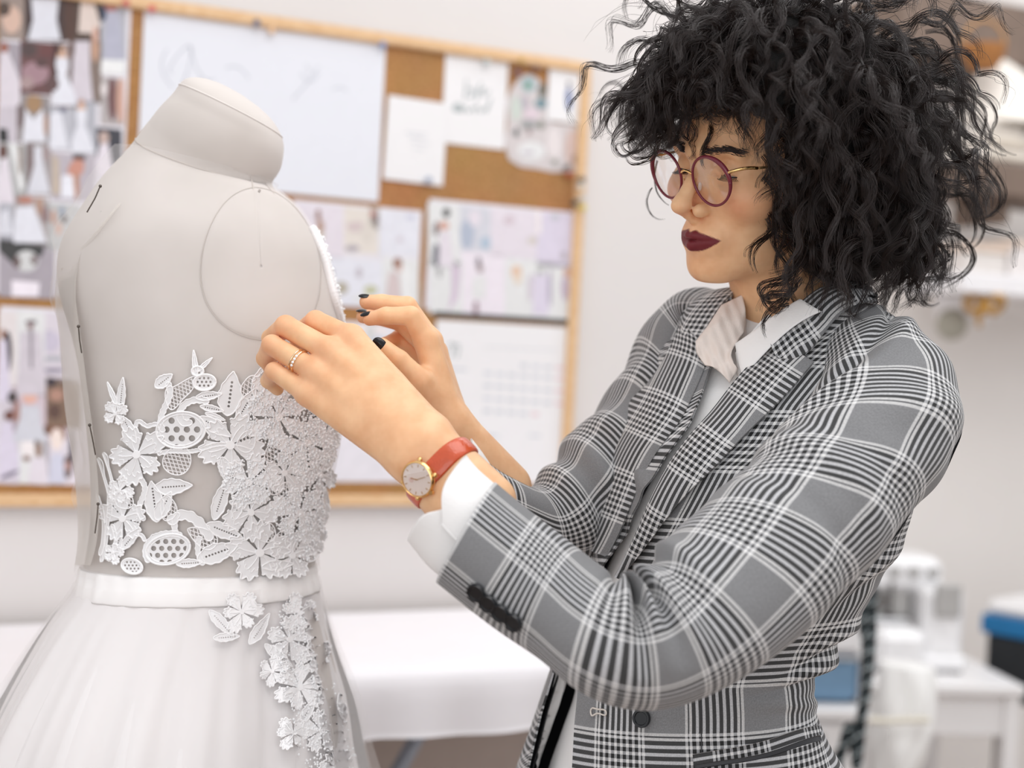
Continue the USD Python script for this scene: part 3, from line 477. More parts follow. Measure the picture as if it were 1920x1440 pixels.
# wall shelves with folded fabrics at the right edge
ms1 = mat('shelf_walnut', (122, 104, 92), .6, .1, 20); ms2 = mat('shelf_white', (240, 238, 240), .4)
def shelf(name, label, px, d, m, depth=.22, thick=None):
    p0, p1 = at(px[0], px[1], d), at(px[0], px[3], d); h = p0[2] - p1[2]; t = thing(name, label, 'shelf', None, p1)
    R = np.stack([WD, -WN, WU], 1); L = .9
    m0 = box((L / 2, depth / 2, h / 2), (L, depth, h), .004); obj('board', trimesh.Trimesh(np.array(m0.vertices) @ R.T + p1, m0.faces, process=False), m, t)
    for k in (.12, .7):
        b0 = box((k, depth * .6, -.03), (.02, depth * .8, .06), .003); obj('bracket', trimesh.Trimesh(np.array(b0.vertices) @ R.T + p1, b0.faces, process=False), m, t)
    return t, p1 + WU * h, R
SD = 3.35
_, top1, RS = shelf('wall_shelf', 'dark walnut wall shelf at the top right corner above the pale fabrics', (1690, -30, 0, 86), SD, ms1, .25)
_, top2, RS = shelf('wall_shelf', 'brown middle wall shelf right of the curly hair', (1842, 300, 0, 362), SD, ms1, .22)
_, top3, RS = shelf('wall_shelf', 'white lower wall shelf right of the hair with gold ornaments below', (1806, 508, 0, 548), SD, ms2, .22)
def lbx(p, x0, x1, y0, y1, z0, z1, b=.01, tilt=0):
    m = box((0, 0, 0), (x1 - x0, y1 - y0, z1 - z0), b); v = np.array(m.vertices); c_, s_ = math.cos(tilt), math.sin(tilt); v = np.stack([v[:, 0] * c_ - v[:, 2] * s_, v[:, 1], v[:, 0] * s_ + v[:, 2] * c_], 1) + ((x0 + x1) / 2, (y0 + y1) / 2, (z0 + z1) / 2)
    return trimesh.Trimesh(v @ RS.T + p, m.faces, process=False)
cr = [(238, 232, 226), (232, 226, 218), (240, 236, 232)]
for k, (z0, z1, x1) in enumerate(((0, .035, .16), (.035, .075, .15), (.075, .10, .13))):
    t = thing('folded_fabric', ('lowest', 'second', 'third')[k] + ' cream fabric fold in the stack on the brown middle shelf', 'folded fabric', 'cream fabrics folded on the brown shelf', top2); obj('fabric', lbx(top2, .02, .02 + x1, .02, .2, z0, z1, .014), mat('fabric_%d' % k, cr[k], .9), t); obj('fold_edge', lbx(top2, .022, .012 + x1, .014, .022, z0 + .01, z1 - .01, .003), mat('fabric_edge', (216, 206, 192), .9), t)
t = thing('white_lamp_shade', 'white cone shaped lamp shade standing on the fabric stack near the top right', 'lamp shade', None, top2 + RS @ np.array([.13, .1, .10]))
m = trimesh.creation.revolve(np.array([(.105, 0), (.107, .002), (.062, .13), (.012, .165), (.0, .166)]), sections=32); obj('shade', trimesh.Trimesh(np.array(m.vertices) + top2 + RS @ np.array([.13, .1, .10]), m.faces, process=False), mat('shade_white', (242, 236, 228), .8), t); m = trimesh.creation.torus(.105, .003); obj('rim', trimesh.Trimesh(np.array(m.vertices) + top2 + RS @ np.array([.13, .1, .104]), m.faces, process=False), mat('fabric_edge', (216, 206, 192), .9), t)
t = thing('wicker_basket', 'small tan wicker basket hanging under the dark top shelf beside the hair', 'basket', None, at(1842, 130, SD)); bc = at(1842, 130, SD)
m = trimesh.creation.revolve(np.array([(0, 0), (.03, 0), (.048, .03), (.052, .055), (.046, .055), (.04, .03), (.026, .006), (0, .006)]), sections=28); obj('basket_bowl', trimesh.Trimesh(np.array(m.vertices) + bc, m.faces, process=False), mat('wicker', (166, 112, 62), .8, .2, 160, .6, 300), t)
q = np.array([bc + np.array([.05 * math.cos(a), 0, .055 + .06 * math.sin(a)]) for a in np.linspace(0, math.pi, 20)]); obj('handle', tube(q, .004, 8), mat('wicker_handle', (186, 140, 88), .8), t)
for k, (x0, x1, h, c) in enumerate(((.03, .15, .05, (222, 216, 212)), (.16, .3, .07, (232, 226, 224)))):
    t = thing('fabric_box', ('left', 'right')[k] + ' pale storage box on the white lower shelf', 'storage box', 'storage boxes on the white shelf', top3); obj('box_body', lbx(top3, x0, x1, .02, .18, 0, h, .004), mat('box_%d' % k, c, .8), t); obj('lid', lbx(top3, x0 - .004, x1 + .004, .016, .184, h, h + .018, .004), mat('box_lid_%d' % k, (224, 206, 192), .8), t)
t = thing('gold_bow', 'golden ribbon bow hanging under the white lower shelf', 'bow', None, at(1845, 572, 3.4)); gc = at(1845, 574, 3.4); mgold = mat('gold_satin', (176, 130, 54), .35, .15, 60, metallic=.25)
for s in (-1, 1):
    a = np.linspace(0, 2 * np.pi, 24); q = np.stack([s * (.004 + .032 * (1 - np.cos(a)) / 2 * 1.2), 0.006 * np.sin(2 * a), .018 * np.sin(a) + .01 * (1 - np.cos(a)) / 2], 1); obj('loop', tube(q + gc, .0095, 8, False), mgold, t)
obj('knot', trimesh.Trimesh(trimesh.creation.icosphere(2, .014).vertices + gc, trimesh.creation.icosphere(2).faces, process=False), mgold, t); obj('tail', tube([gc, gc + (-.012, .0, -.03), gc + (-.008, 0, -.05)], [.006, .008, .004], 8), mgold, t)
t = thing('wall_pincushion', 'round grey green pincushion hanging on the far wall below the gold bow', 'pincushion', None, at(1785, 608, 3.5)); gc = at(1785, 608, 3.5); m = trimesh.creation.icosphere(3, .036); v = np.array(m.vertices) * (1, .5, 1); obj('cushion', trimesh.Trimesh(v + gc, m.faces, process=False), mat('cushion_grey', (172, 168, 156), .9), t, True); m = trimesh.creation.torus(.036, .003); obj('cord', trimesh.Trimesh(np.array(m.vertices)[:, [0, 2, 1]] + gc, m.faces[:, ::-1], process=False), mat('cushion_cord', (160, 156, 142), .9), t)
# ------------------------------------------------------------------ lofts: closed bodies given by their left and right edges
def unit(a): return a / (np.linalg.norm(a, axis=-1, keepdims=True) + 1e-12)
def loft(st, nv, nu=96, ex=2.0, disp=None, th=None, tight=False):
    """st rows: xl, yl, xr, yr (pixels), depth of the centre, half depth. Returns view points (nv, nu, 3), arc lengths u, v"""
    S = np.asarray(st, float); c = (V(S[:, 0], S[:, 1], S[:, 4]) + V(S[:, 2], S[:, 3], S[:, 4])) / 2
    s = np.r_[0, np.cumsum(np.maximum(np.linalg.norm(np.diff(c, axis=0), axis=1), 1e-4))]
    I = PchipInterpolator if tight else CubicSpline
    S2 = I(s, S)(np.linspace(0, s[-1], nv)); L, R = V(S2[:, 0], S2[:, 1], S2[:, 4]), V(S2[:, 2], S2[:, 3], S2[:, 4])
    c = (L + R) / 2; lat = (R - L) / 2; T = unit(np.gradient(c, axis=0)); dep = unit(np.cross(lat, T)); dep = np.where(dep[:, 2:] > 0, -dep, dep)
    if th is None: th = np.linspace(0, 2 * np.pi, nu, endpoint=False)
    th = np.broadcast_to(th, (nv, len(th) if np.ndim(th) == 1 else np.shape(th)[1])); e = 2.0 / ex
    x, y = np.sign(np.cos(th)) * np.abs(np.cos(th)) ** e, np.sign(np.sin(th)) * np.abs(np.sin(th)) ** e
    vv = np.linspace(0, 1, nv)[:, None]
    if disp is not None:
        k = disp(th, vv * s[-1], S2) / np.linalg.norm(lat, axis=1)[:, None]; x, y = x * (1 + k), y * (1 + k)
    P = c[:, None] + x[..., None] * lat[:, None] + y[..., None] * (dep * S2[:, 5:6])[:, None]
    return P, S2, th
def closed(P, cap=True):
    """a wrapped grid of view points as a world mesh with end caps"""
    n, m, _ = P.shape; v = cs(P.reshape(-1, 3)); f = quads(n, m, True); k = np.arange(m); k2 = (k + 1) % m
    if cap:
        v = np.vstack([v, cs(P[0].mean(0)), cs(P[-1].mean(0))]); f = np.vstack([f, np.stack([np.full(m, n * m), k2, k], 1), np.stack([np.full(m, n * m + 1), (n - 1) * m + k, (n - 1) * m + k2], 1)])
    M = trimesh.Trimesh(v, f, process=False)
    return M if M.volume > 0 else trimesh.Trimesh(v, f[:, ::-1], process=False)
from scipy.interpolate import LinearNDInterpolator
class Front:
    """the side of a loft that faces the camera, to lay things on: points and normals by pixel"""
    def __init__(self, P):
        n, m, _ = P.shape; N = vnormals(P.reshape(-1, 3), quads(n, m, True)).reshape(n, m, 3); out = P - P.mean(1, keepdims=True)
        if (N * out).sum() < 0: N = -N
        ok = (N[..., 2] < 0.05); p, N = P[ok], N[ok]; px = np.stack([960 + p[:, 0] / p[:, 2] * FPX, 720 - p[:, 1] / p[:, 2] * FPX], 1)
        self.I = LinearNDInterpolator(px, np.hstack([p, N])); self.tree = cKDTree(px); self.q = np.hstack([p, N])
    def __call__(self, xy, off=0.0):
        xy = np.asarray(xy, float); r = self.I(xy); bad = np.isnan(r[:, 0])
        if bad.any():
            k = self.tree.query(xy[bad])[1]; r[bad] = self.q[k]
        p, n = r[:, :3], unit(r[:, 3:]); return cs(p + n * np.reshape(off, (-1, 1)))
    def sheet(self, pg, off, th, seg=14.0):
        """a pixel polygon as a thin solid lying on the surface, cut fine enough to follow it"""
        ms = []
        for g in getattr(pg, 'geoms', [pg]):
            if g.geom_type != 'Polygon' or g.area < 1.5: continue
            parts = [g]
            x0, y0, x1, y1 = g.bounds
            if max(x1 - x0, y1 - y0) > 2.2 * seg:
                parts = []
                for i in np.arange(x0, x1, seg):
                    for j in np.arange(y0, y1, seg):
                        c = g.intersection(sbox(i, j, i + seg, j + seg)); parts += [q for q in getattr(c, 'geoms', [c]) if q.geom_type == 'Polygon' and q.area > .05]
            for q in parts:
                try: v2, f = trimesh.creation.triangulate_polygon(q, engine='earcut')
                except Exception: continue
                a, b = self(v2, off + th), self(v2, off); n = len(v2)
                e = trimesh.Trimesh(np.c_[v2, np.zeros(n)], f, process=False); be = e.edges[trimesh.grouping.group_rows(e.edges_sorted, require_count=1)]
                w = np.vstack([np.stack([be[:, 0], be[:, 1], be[:, 1] + n], 1), np.stack([be[:, 0], be[:, 1] + n, be[:, 0] + n], 1)])
                ms.append(trimesh.Trimesh(np.vstack([a, b]), np.vstack([f[:, ::-1], f + n, w]), process=False))
        return join(ms) if ms else None
    def cord(self, xy, off, r, n=None, sides=6):
        xy = np.asarray(xy, float); q = spl(xy, n or max(6, len(xy) * 4)) if len(xy) > 2 else spl(xy, n or 6)
        return tube(self(q, off), r, sides)

# ------------------------------------------------------------------ dress form
m_form = usdkit.material(stage, '/World/Looks/form_linen', {'tc': ('texture_coordinate', {}), 'w1': ('noise_texture', {'scale': 900.0}), 'n': ('noise_texture', {'scale': 14.0}),
    'r': ('rgb_ramp', {'ramp': [(0.3, lin((200, 192, 186))), (0.7, lin((209, 201, 196)))]}), 'b': ('bump', {'strength': .15, 'distance': .0004}), 'p': ('principled_bsdf', {'roughness': .85, 'sheen_weight': .15})},
    [('tc.object', 'w1.vector'), ('tc.object', 'n.vector'), ('n.fac', 'r.fac'), ('r.color', 'p.base_color'), ('w1.fac', 'b.height'), ('b.normal', 'p.normal')], 'p.BSDF')
m_seam = mat('form_seam', (196, 186, 178), .9)
DD = 1.44
form_st = [(404, 154, 462, 184, DD - .01, .014), (372, 148, 500, 214, DD - .01, .033), (350, 152, 519, 238, DD - .01, .045), (336, 168, 529, 262, DD - .01, .0525), (318, 190, 530, 288, DD - .01, .054), (296, 212, 526, 308, DD - .01, .056), (272, 240, 517, 330, DD - .005, .058), (236, 290, 510, 350, DD, .062), (196, 338, 540, 372, DD, .072), (160, 392, 572, 412, DD, .088),
           (128, 448, 600, 462, DD, .1), (116, 505, 617, 520, DD, .105), (124, 565, 631, 580, DD, .108), (146, 640, 640, 650, DD, .110), (164, 740, 640, 742, DD, .108), (174, 840, 630, 835, DD, .102), (178, 940, 606, 940, DD, .096), (172, 1020, 590, 1020, DD, .094), (158, 1085, 592, 1085, DD, .098), (130, 1180, 610, 1180, DD, .108), (100, 1300, 640, 1300, DD, .118), (100, 1420, 650, 1420, DD, .12)]
Pf, Sf, _ = loft(form_st, 190, 128, 2.15)
form = thing('dress_form', 'ivory linen dressmaker torso form wearing the lace wedding dress', 'dress form', None, at(380, 1440, DD))
obj('torso', closed(Pf), m_form, form, True)
F = Front(Pf)
# the neck cap with its raised rim, the neck band and the seams
ir = int(np.argmin(np.abs(Sf[20:, 1] - 168))) + 20 if False else int(np.argmin(np.abs(Sf[:, 3] - 258))); rg_ = Pf[ir]; obj('neck_rim', tube(cs(np.vstack([rg_, rg_[:2]])), .0008, 6, False), mat('form_cap', (222, 215, 210), .7), form, True)
i0 = int(np.argmin(np.abs(Sf[:, 3] - 316)))
nb = np.stack([Pf[r].mean(0) + (Pf[r] - Pf[r].mean(0)) * k for r, k in ((i0, 1.0), (i0 + 1, 1.004), (i0 + 4, 1.004), (i0 + 5, 1.0))])
obj('neck_band', closed(nb, False), m_form, form, True)
def seam(pts, r=.00055, m=m_seam, name='seam'): return obj(name, F.cord(pts, .0006, r, max(30, len(pts) * 10)), m, form, True)
q_ = Pf[i0 + 5]; q_ = q_[(np.arange(128) > 4) & (np.arange(128) < 60)]; obj('seam', tube(cs(Pf[i0 + 5].mean(0) + (q_ - Pf[i0 + 5].mean(0)) * 1.006), .0006, 6), m_seam, form, True)
seam([(470, 330), (478, 420), (474, 500), (470, 560), (472, 632)])
seam([(497, 345), (540, 400), (575, 460)], .0005)
# armhole plate: a flat oval disc on the shoulder side
pl = [(480, 352), (430, 372), (396, 420), (377, 490), (384, 560), (420, 610), (470, 634), (530, 634), (580, 600), (600, 540), (596, 470), (570, 412), (530, 370)]
pq = spl(np.array(pl + [pl[0]]), 80)[:-1]
pc_ = pq.mean(0); pr_ = np.vstack([pq, pq[:1]]); kk_ = np.r_[np.linspace(.02, .96, 22), 1.0]; G_ = np.stack([F(pc_ + (pr_ - pc_) * k, .0011 if k < .99 else .0002) for k in kk_]); obj('armhole_plate', solid_sheet(G_, .0012), m_form, form, True)
obj('seam', F.cord(np.vstack([pq, pq[:1]]), .0006, .0004, 160), m_seam, form, True)
obj('neck_tack', F.cord([(484, 362), (486, 358)], .001, .0012), mat('tack', (150, 140, 134), .5), form)
obj('stand_pole', tube([at(380, 1400, DD), np.r_[at(380, 1400, DD)[:2], .03]], .018, 16), mat('stand_wood', (190, 150, 110), .4), form); bp = at(380, 1400, DD)
m = trimesh.creation.revolve(np.array([(0, 0), (.19, 0), (.19, .012), (.05, .03), (.02, .05), (0, .05)]), sections=40); obj('stand_base', trimesh.Trimesh(np.array(m.vertices) + (bp[0], bp[1], 0), m.faces, process=False), mat('stand_wood', (190, 150, 110), .4), form)

# ------------------------------------------------------------------ wedding dress
def sheer(name, rgb, clear, transl=.4):
    c = tuple(lin(rgb)); return usdkit.material(stage, '/World/Looks/' + name, {'t': ('transparent_bsdf', {}), 'd': ('diffuse_bsdf', {'color': c}), 'l': ('translucent_bsdf', {'color': c}), 'a': ('mix_closure', {'fac': transl}), 'm': ('mix_closure', {'fac': clear})},
        [('d.BSDF', 'a.closure1'), ('l.BSDF', 'a.closure2'), ('a.closure', 'm.closure1'), ('t.BSDF', 'm.closure2')], 'm.closure')
m_tulle = sheer('tulle', (244, 241, 240), .88); m_tulle2 = sheer('tulle_dense', (240, 235, 230), .55)
m_lace = sheer('lace_white', (250, 249, 250), .12, .06)
m_lace2 = mat('lace_beaded', (250, 249, 250), .75, .01, 60); m_cordm = mat('lace_cord', (250, 249, 250), .6, .01, 60); m_net = mat('lace_net', (236, 233, 233), .8)
m_bead = usdkit.material(stage, '/World/Looks/bead', {'p': ('principled_bsdf', {'base_color': (.93, .935, .95), 'roughness': .35, 'coat_weight': .3})}, [], 'p.BSDF')
m_band = mat('waistband_satin', (244, 241, 240), .6, .01, 30); m_under = mat('skirt_lining', (232, 228, 228), .75, .01, 10)
dress = thing('wedding_dress', 'white sleeveless lace and tulle wedding dress pinned open at the back on the dress form', 'wedding dress', None, at(380, 1440, DD))
# skirt: gathered layers
def gathers(amp, k1, seed):
    r = np.random.default_rng(seed); ph = r.uniform(0, 6.28, 6)
    return lambda th, s, S: amp * np.clip(s / .10, 0.15, 1.6) * (np.sin(th * k1 + ph[0] + 1.5 * np.sin(th * 3 + ph[1])) * .6 + np.sin(th * (k1 * 1.7) + ph[2] + 2 * s) * .3 + .35 * np.sin(th * 41 + ph[3]) * np.clip(1 - s / .2, 0, 1))
sk = [(156, 1082, 592, 1082, DD, .105), (140, 1110, 598, 1112, DD, .112), (112, 1150, 606, 1160, DD, .128), (66, 1230, 624, 1240, DD, .16), (22, 1320, 645, 1320, DD, .19), (-15, 1420, 660, 1420, DD, .215), (-60, 1560, 700, 1560, DD, .25), (-140, 1850, 770, 1850, DD, .29), (-300, 2500, 900, 2500, DD, .38)]
Ps, Ss, _ = loft(sk, 100, 300, 2.0, gathers(.0045, 13, 3)); obj('skirt_lining', closed(Ps), m_under, dress, True); FS = Front(Ps)
sk2 = [(a - 6 - .06 * (b - 1080), b, c + 4 + .045 * (d - 1080), d, e, f * 1.07 + .006) for a, b, c, d, e, f in sk]
Pt, _, _ = loft(sk2, 90, 300, 2.0, gathers(.008, 17, 9)); obj('tulle_overskirt', closed(Pt, False), m_tulle, dress, True)
sk3 = [(a - 2 - .03 * (b - 1080), b, c + 2 + .02 * (d - 1080), d, e, f * 1.03 + .003) for a, b, c, d, e, f in sk]
Pt3, _, _ = loft(sk3, 90, 300, 2.0, gathers(.007, 23, 21)); obj('tulle_underlayer', closed(Pt3, False), m_tulle, dress, True)
wb = [(158, 1056, 592, 1060, DD, .1005), (156, 1062, 593, 1066, DD, .1025), (153, 1080, 595, 1082, DD, .1065), (150, 1100, 599, 1100, DD, .1115), (150, 1108, 599, 1108, DD, .112)]
Pw, _, _ = loft(wb, 14, 220, 2.1, lambda th, s, S: .0006 * np.sin(th * 31) + .0005 * np.sin(th * 17 + 1)); obj('waistband', closed(Pw), m_band, dress, True)
# sheer bodice over the form, loose at the open back edge
bod_th = np.linspace(-.62, np.pi + .02, 120)
def bod_disp(th, s, S):
    edge = np.clip((th - 2.55) / .6, 0, 1); return .004 + edge ** 2 * (.010 + .006 * np.sin(s * 42) + .005 * np.sin(s * 95 + 1))
bst = [(246, 278, 514, 344, DD, .061), (214, 318, 522, 358, DD, .066)] + [r for r in form_st if 330 < r[1] < 1070] + [(160, 1068, 592, 1070, DD, .099)]
Pb, Sb, _ = loft(bst, 110, 120, 2.15, bod_disp, bod_th)
obj('bodice_tulle', solid_sheet(cs(Pb), .0006), m_tulle, dress, True)
# folded back flap of the open back, seen edge on at the left, with its pins
flap = np.array([[(118, 452, 1.43), (108, 500, 1.42), (103, 560, 1.42), (112, 640, 1.41), (116, 700, 1.41), (122, 770, 1.41), (134, 850, 1.41), (144, 940, 1.41), (146, 1000, 1.41), (140, 1060, 1.41)],
                 [(128, 470, 1.40), (118, 505, 1.385), (124, 560, 1.375), (138, 610, 1.37), (128, 690, 1.37), (148, 770, 1.37), (160, 850, 1.37), (168, 940, 1.37), (170, 1000, 1.37), (160, 1060, 1.37)],
                 [(190, 395, 1.365), (150, 480, 1.36), (140, 550, 1.355), (148, 615, 1.35), (158, 690, 1.35), (168, 770, 1.35), (178, 850, 1.35), (184, 940, 1.35), (182, 1000, 1.355), (168, 1060, 1.36)]], float)
rowsf = [spl(r, 60) for r in flap]; g = np.stack(rowsf); g = PchipInterpolator([0, .5, 1], g)(np.linspace(0, 1, 10)); obj('back_flap', solid_sheet(at(g[..., 0], g[..., 1], g[..., 2]), .0008), m_tulle2, dress, True)
fold = spl([(225, 382, 1.352), (190, 425, 1.35), (160, 462, 1.36), (118, 505, 1.385)], 30); obj('tulle_fold', tube(at(fold[:, 0], fold[:, 1], fold[:, 2]), np.linspace(.0012, .0022, 30), 8), m_tulle2, dress, True)
m_pin = mat('pin_dark', (92, 84, 78), .35, metallic=.6)
for pts in ([(188, 349, 1.352), (178, 372, 1.35), (163, 398, 1.352)], [(147, 612, 1.342), (149, 636, 1.342), (153, 662, 1.342)], [(168, 797, 1.342), (174, 826, 1.342), (179, 853, 1.342)], [(184, 945, 1.342), (182, 970, 1.342), (178, 1000, 1.342)]):
    q = np.array(pts); obj('dressmaker_pin', join([tube(at(q[:, 0], q[:, 1], q[:, 2] - .006), .0007, 6), trimesh.Trimesh(trimesh.creation.icosphere(1, .0016).vertices + at(q[0, 0], q[0, 1], q[0, 2] - .006), trimesh.creation.icosphere(1).faces, process=False)]), m_pin, dress)

# lace appliqué: leaves, flowers, scrolls, nets and beads on the bodice
FB = Front(loft(bst, 110, 120, 2.15, lambda th, s, S: .0045)[0])
LO = .0006
def bez_leaf(cx, cy, L, w, ang, wav=.06, n=26):
    t_ = np.linspace(0, 1, n); prof_ = np.sin(np.pi * t_ ** .8) ** .9 * (1 + wav * np.sin(t_ * 30)); x = (t_ - .5) * L; y = w / 2 * prof_
    p = np.vstack([np.c_[x, y], np.c_[x[::-1], -y[::-1]]]); a = math.radians(ang); R = np.array([[math.cos(a), -math.sin(a)], [math.sin(a), math.cos(a)]])
    return p @ R.T * (1, -1) + (cx, cy), lambda q: np.asarray(q) @ R.T * (1, -1) + (cx, cy)
def leaf(fr, cx, cy, L, w, ang, cut=True, name='lace_leaf', off=LO):
    p, tr = bez_leaf(cx, cy, L, w, ang); pg = Polygon(p).buffer(0)
    if cut and w > 11:
        holes = [Point(*tr([(x, 0)])[0]).buffer(max(1.3, w * .055)) for x in np.arange(-.28 * L, .34 * L, max(4.2, w * .17))]; pg = pg.difference(unary_union(holes))
    lf = obj(name, fr.sheet(pg, off, .0005), m_lace, dress, 40)
    ring = np.vstack([p, p[:1]]); ms = [fr.cord(ring, off + .0007, .0007, 70)]
    if not cut: ms.append(fr.cord(tr([(-.5 * L, 0), (0, 0), (.35 * L, 0)]), off + .0006, .0006))
    obj('cord', join(ms), m_cordm, lf, True)
def petal(cx, cy, r, w, a0, n=30):
    t_ = np.linspace(-1, 1, n); rr = r * (1 - .28 * np.abs(t_) ** 2.2) * (1 + .07 * np.cos(t_ * 13)); a = a0 + t_ * w
    p = np.vstack([[(0, 0)], np.c_[rr * np.cos(a), rr * np.sin(a)]]); return p * (1, -1) + (cx, cy)
def net_lines(pg, sp, w, ang=20):
    x0, y0, x1, y1 = pg.bounds; c = ((x0 + x1) / 2, (y0 + y1) / 2); R = max(x1 - x0, y1 - y0); L = []
    for d_ in np.arange(-R, R, sp):
        for a in (ang, ang + 62):
            a_ = math.radians(a); u = np.array([math.cos(a_), math.sin(a_)]); nn = np.array([-u[1], u[0]]); L.append(LineString([c + nn * d_ - u * R, c + nn * d_ + u * R]))
    return unary_union([l.intersection(pg) for l in L]).buffer(w / 2, cap_style=2)
def net(fr, pts, sp=7.0, w=1.7, ang=20, rim=True, off=LO):
    pg = Polygon(spl(np.array(list(pts) + [pts[0]], float), 50)).buffer(0); m = fr.sheet(net_lines(pg, sp, w, ang), off, .0004, 24)
    if m is None: return
    n_ = obj('lace_net', m, m_net, dress, False)
    if rim: obj('cord', fr.cord(np.vstack([np.array(pg.exterior.coords)]), off + .0006, .0006, 80), m_cordm, n_, True)
def flower(fr, cx, cy, r, n=5, rot=0.0, squash=1.0, inner=True, seed=0, off=LO, gap=.86):
    rr = np.random.default_rng(seed); ps = []; cords = []
    for k in range(n):
        a0 = rot + k * 2 * np.pi / n + rr.uniform(-.1, .1); q = petal(cx, cy, r * rr.uniform(.82, 1.1), np.pi / n * gap, a0); q = (q - (cx, cy)) * (squash, 1) + (cx, cy); ps.append(Polygon(q).buffer(0)); cords.append(fr.cord(np.vstack([q[1:], ]), off + .0008 + .0002 * (k % 2), .0008, 60))
        cords.append(fr.cord((q[1:] - (cx, cy)) * (.55 + .22 * np.abs(np.sin(np.arange(len(q) - 1) * .42)))[:, None] + (cx, cy), off + .0006, .00045, 50))
        v_ = np.array([(0, 0), (r * .3 * math.cos(a0 + .12), -r * .3 * math.sin(a0 + .12)), (r * .62 * math.cos(a0), -r * .62 * math.sin(a0))]) * (squash, 1) + (cx, cy); cords.append(fr.cord(v_, off + .0007, .0005))
    pg = unary_union(ps); hl = []
    if inner:
        for k in range(n):
            a0 = rot + (k + .5) * 2 * np.pi / n
            for j in (.34, .48, .62): hl.append(Point(cx + squash * r * j * math.cos(a0), cy - r * j * math.sin(a0)).buffer(1.7))
        pg = pg.difference(unary_union(hl))
    fl = obj('lace_flower', fr.sheet(pg, off, .0005), m_lace if inner else m_lace2, dress, 40); obj('cord', join(cords), m_cordm, fl, True)
    c_ = blob(cx, cy, r * .13, r * .13, 14); obj('flower_centre', fr.sheet(Polygon(c_), off + .0005, .0012), m_cordm, fl, 40)
def scroll(fr, pts, w, scallop=True, off=LO):
    q = spl(np.array(pts, float), 70); ln = LineString(q); pg = ln.buffer(w / 2)
    if scallop: pg = unary_union([pg] + [Point(*ln.interpolate(d_).coords[0]).buffer(w * .62) for d_ in np.arange(0, ln.length, w * 1.15)])
    s_ = obj('lace_scroll', fr.sheet(pg, off, .0006, 24), m_lace, dress, 40); e = np.array(pg.simplify(.4).exterior.coords); obj('cord', fr.cord(e, off + .0006, .0006, min(400, len(e) * 3)), m_cordm, s_, True)
def ringnet(fr, cx, cy, rx, ry, rot=0, sp=16, hole=5.6, off=LO):
    """paisley medallion: a web pierced by round holes inside a double rim"""
    pg = Polygon(blob(cx, cy, rx, ry, 40, rot)); hs = []
    for j, y in enumerate(np.arange(-ry, ry, sp * .87)):
        for x in np.arange(-rx, rx, sp): hs.append(Point(cx + x + (sp / 2 if j % 2 else 0), cy + y).buffer(hole, 3))
    m = fr.sheet(pg.difference(unary_union(hs).intersection(pg.buffer(-4))), off, .0007, 24); n_ = obj('lace_medallion', m, m_lace, dress, 40); e = np.array(pg.exterior.coords); obj('cord', join([fr.cord(e, off + .0009, .0010, 90), fr.cord((e - (cx, cy)) * .86 + (cx, cy), off + .0008, .0006, 90)]), m_cordm, n_, True)
def bead_field(fr, pgs, n, r0, seed, name='beads', label=None):
    r = np.random.default_rng(seed); pg = unary_union([Polygon(p).buffer(0) if not hasattr(p, 'area') else p for p in pgs]); x0, y0, x1, y1 = pg.bounds; P_ = r.uniform((x0, y0), (x1, y1), (n * 6, 2)); ok = shapely.contains_xy(pg, P_[:, 0], P_[:, 1]); P_ = P_[ok][:n]
    c = fr(P_, .0012 + r.uniform(0, .0012, len(P_))); o = trimesh.creation.icosphere(1, 1.0) if n < 700 else trimesh.creation.icosahedron(); sc_ = r0 * r.uniform(.55, 1.25, len(P_)); vv = (c[:, None] + o.vertices[None] * sc_[:, None, None]).reshape(-1, 3); ff = (o.faces[None] + (np.arange(len(P_)) * len(o.vertices))[:, None, None]).reshape(-1, 3)
    obj(name, (vv, ff), m_bead, dress, True, kind='stuff', label=label)
# sprigs rising on the left
leaf(FB, 229, 740, 66, 15, 84); leaf(FB, 212, 738, 48, 8, 112, False); flower(FB, 218, 776, 22, 4, .6, 1, False, 1); leaf(FB, 244, 806, 56, 20, -62); leaf(FB, 366, 682, 52, 9, 96, False); leaf(FB, 384, 684, 40, 7, 42, False); ringnet(FB, 371, 696, 11, 9, 0, 7, 2.0)
ringnet(FB, 384, 717, 21, 15, -.1, 8, 2.2); leaf(FB, 308, 714, 40, 22, 38); scroll(FB, [(317, 722), (318, 745), (308, 768), (302, 792), (306, 806)], 9); net(FB, [(322, 724), (350, 712), (368, 706), (360, 732), (344, 748), (322, 768), (312, 752)], 6.5, 1.6)
scroll(FB, [(386, 752), (372, 750), (350, 756), (338, 776), (342, 790), (356, 792)], 10); ringnet(FB, 340, 806, 46, 34, -.12, 19, 6.0); leaf(FB, 392, 742, 50, 16, 8); leaf(FB, 398, 766, 46, 12, -12, True); leaf(FB, 404, 781, 40, 10, -20, False)
